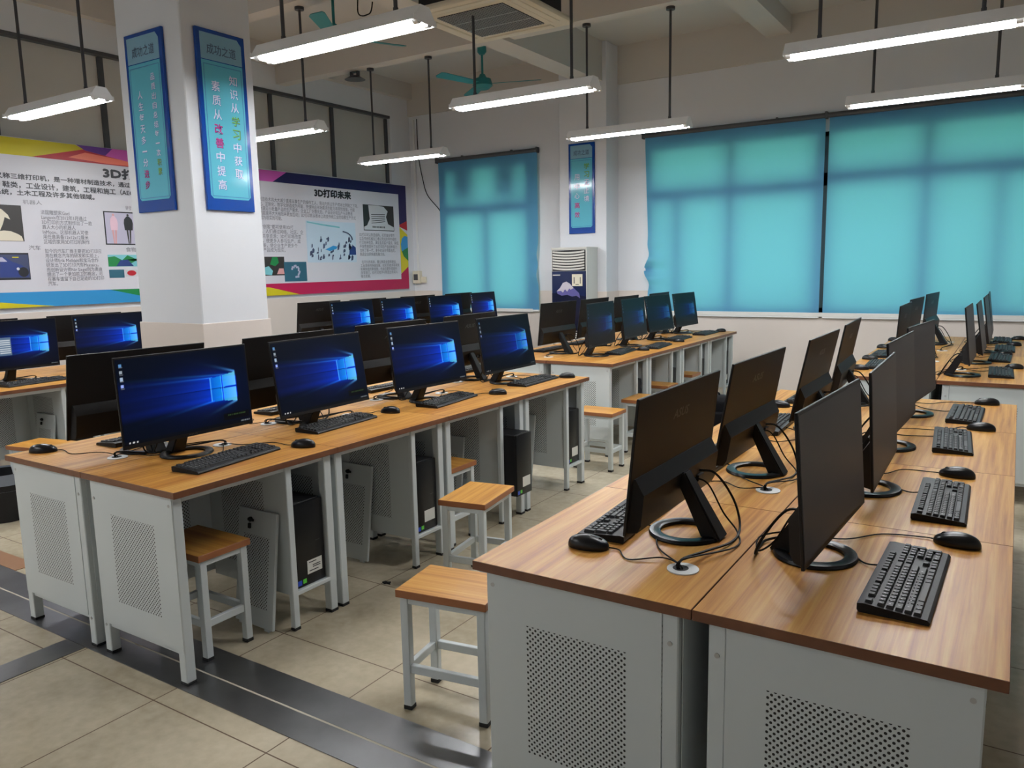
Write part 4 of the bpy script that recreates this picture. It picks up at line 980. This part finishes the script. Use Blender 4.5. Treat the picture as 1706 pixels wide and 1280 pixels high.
# ------------------------------------------------------------------ leaning cabinet covers
def make_cover():
    t_ = thing('cabinet_cover', '', 'panel')
    bm = BM(); bx(bm, -.125, .125, 0, .014, .01, .51, .002); pn = obj('panel', bm, M['perf_cover'], t_)
    bm = BM(); cyl(bm, (-.04, -.008, .465), (-.04, .001, .465), .011, 14); bx(bm, -.052, -.012, -.012, -.006, .459, .471, .002); bx(bm, -.052, -.036, -.010, .001, .425, .448, .003)
    obj('lock', bm, M['blackm'], t_)
    bm = BM(); bx(bm, -.10, -.07, .002, .012, 0, .01); bx(bm, .07, .10, .002, .012, 0, .01); obj('tab', bm, M['steel'], t_)
    return t_
cv = make_cover(); first = True
def lean(y, ytop): return -math.atan2(ytop-y, .5)
for isl, k, x, dy, rz in (('L1', 0, -2.68, 2.062, -.03), ('L1', 1, -2.885, 2.855, .0), ('L1', 2, -2.88, 3.655, 0), ('L1', 3, -2.86, 4.45, 0), ('L0', 1, -6.0, 2.86, 0)):
    y0 = ISL[isl][1]; yp = y0+.8*k+.546
    lb = 'perforated white cabinet cover leaning in kneehole, ' + where(isl, 1, k)
    if first: r = cv; r.location = (x, dy, 0); r['label'] = lb; first = False
    else: r = dup(cv, (x, dy, 0), 0, lb)
    r.rotation_euler = (lean(dy+.016, yp), 0, rz); r['group'] = 'leaning cabinet covers'

# ------------------------------------------------------------------ stools
def make_stool():
    t_ = thing('stool', '', 'stool', group='wood-topped stools')
    bm = BM(); bx(bm, -.17, .17, -.122, .122, .413, .44, .0015); bmesh.ops.recalc_face_normals(bm, faces=bm.faces)
    for f in bm.faces: f.material_index = 0 if f.normal.z > .9 else 1
    # grain along the long side of the seat
    for v in bm.verts: v.co = Vector((v.co.y, -v.co.x, v.co.z))
    obj('seat', bm, [M['seat'], M['seat_edge']], t_, rot=(0, 0, PI/2))
    for sx in (-1, 1):
        for sy in (-1, 1):
            bm = BM(); bx(bm, sx*.145-.015, sx*.145+.015, sy*.095-.015, sy*.095+.015, .012, .413, .002); l = obj('leg', bm, M['steel'], t_)
            bm = BM(); bx(bm, sx*.145-.0165, sx*.145+.0165, sy*.095-.0165, sy*.095+.0165, 0, .016, .002); obj('foot_cap', bm, M['rubber'], l)
    for sy in (-1, 1):
        bm = BM(); bx(bm, -.131, .131, sy*.095-.01, sy*.095+.01, .135, .165, .002); obj('stretcher', bm, M['steel'], t_)
    for sx in (-1, 1):
        bm = BM(); bx(bm, sx*.145-.01, sx*.145+.01, -.081, .081, .135, .165, .002); obj('stretcher', bm, M['steel'], t_)
    bm = BM()
    for sy in (-1, 1): bx(bm, -.131, .131, sy*.095-.012, sy*.095+.012, .388, .4125, .002)
    for sx in (-1, 1): bx(bm, sx*.145-.012, sx*.145+.012, -.081, .081, .388, .4125, .002)
    obj('seat_frame', bm, M['steel'], t_)
    return t_
st = make_stool(); first = True
for x, y, rz, lb in ((-1.565, 2.045, .16, 'wood-topped stool beside the near corner of the big corner island'),
    (-2.135, 2.98, PI/2+.16, 'wood-topped stool standing in the aisle before the third desk of pillar island'),
    (-2.745, 1.875, .0, 'wood-topped stool tucked under the first desk of the pillar island'),
    (-2.68, 3.385, 0, 'wood-topped stool tucked under the third desk of the pillar island'),
    (-2.595, 5.215, .0, 'wood-topped stool between the pillar island and the air-conditioner island'),
    (-2.515, 5.875, PI/2, 'wood-topped stool at the first desk of the air-conditioner island'),
    (-2.72, 6.62, 0, 'wood-topped stool under the second desk of the air-conditioner island'),
    (-2.78, 7.40, 0, 'wood-topped stool under the third desk of the air-conditioner island'),
    (-5.28, 2.53, .2, 'wood-topped stool by fashion-poster island, seat showing behind lone mouse'),
    (-1.60, 4.88, .1, 'stool under the black backpack beside the big corner island')):
    if first: st.location = (x, y, 0); st.rotation_euler = (0, 0, rz); st['label'] = lb; first = False
    else: dup(st, (x, y, 0), rz, lb)

# ------------------------------------------------------------------ backpack, bin, scrap
t_ = thing('backpack', 'black backpack on a stool behind the dark monitor backs', 'backpack', (-1.60, 4.88, .44), .1)
bm = BM(); bx(bm, -.12, .12, -.075, .075, 0, .235, .05, seg=4); obj('body', bm, M['bag'], t_)
bm = BM(); bx(bm, -.09, .09, -.10, -.06, .02, .14, .018, seg=3); obj('pocket', bm, M['bag'], t_)
bm = BM(); tube(bm, [(-.03, 0, .225), (-.028, 0, .245), (0, 0, .252), (.028, 0, .245), (.03, 0, .225)], .006, 6); obj('handle', bm, M['bag'], t_)
bm = BM(); bx(bm, -.015, .015, -.078, -.072, .19, .205, .002); obj('buckle', bm, M['alu'], t_)
t_ = thing('waste_bin', 'black waste bin with grey liner at the frame edge', 'bin', (-5.30, 2.29, 0))
bm = BM(); r0_ = bmesh.ops.create_cone(bm, cap_ends=False, segments=28, radius1=.11, radius2=.15, depth=.30, matrix=Matrix.Translation((0, 0, .15)))
bmesh.ops.create_circle(bm, cap_ends=True, segments=28, radius=.11, matrix=Matrix.Translation((0, 0, .002))); obj('bucket', bm, M['plastic'], t_)
bm = BM(); bmesh.ops.create_cone(bm, cap_ends=False, segments=28, radius1=.149, radius2=.157, depth=.07, matrix=Matrix.Translation((0, 0, .275))); bmesh.ops.create_circle(bm, cap_ends=True, segments=28, radius=.14, matrix=Matrix.Translation((0, 0, .20))); obj('liner', bm, M['liner'], t_)
bm = BM(); poly(bm, [(-.02, -.006), (.0, -.012), (.006, -.003), (.03, -.004), (.012, .006), (.016, .016), (.002, .008), (-.014, .012)], .001, .008)
tag(obj('plastic_scrap', bm, M['blackm'], None, loc=(-2.50, 2.71, 0)), 'small black scrap lying on the floor tiles', 'scrap')
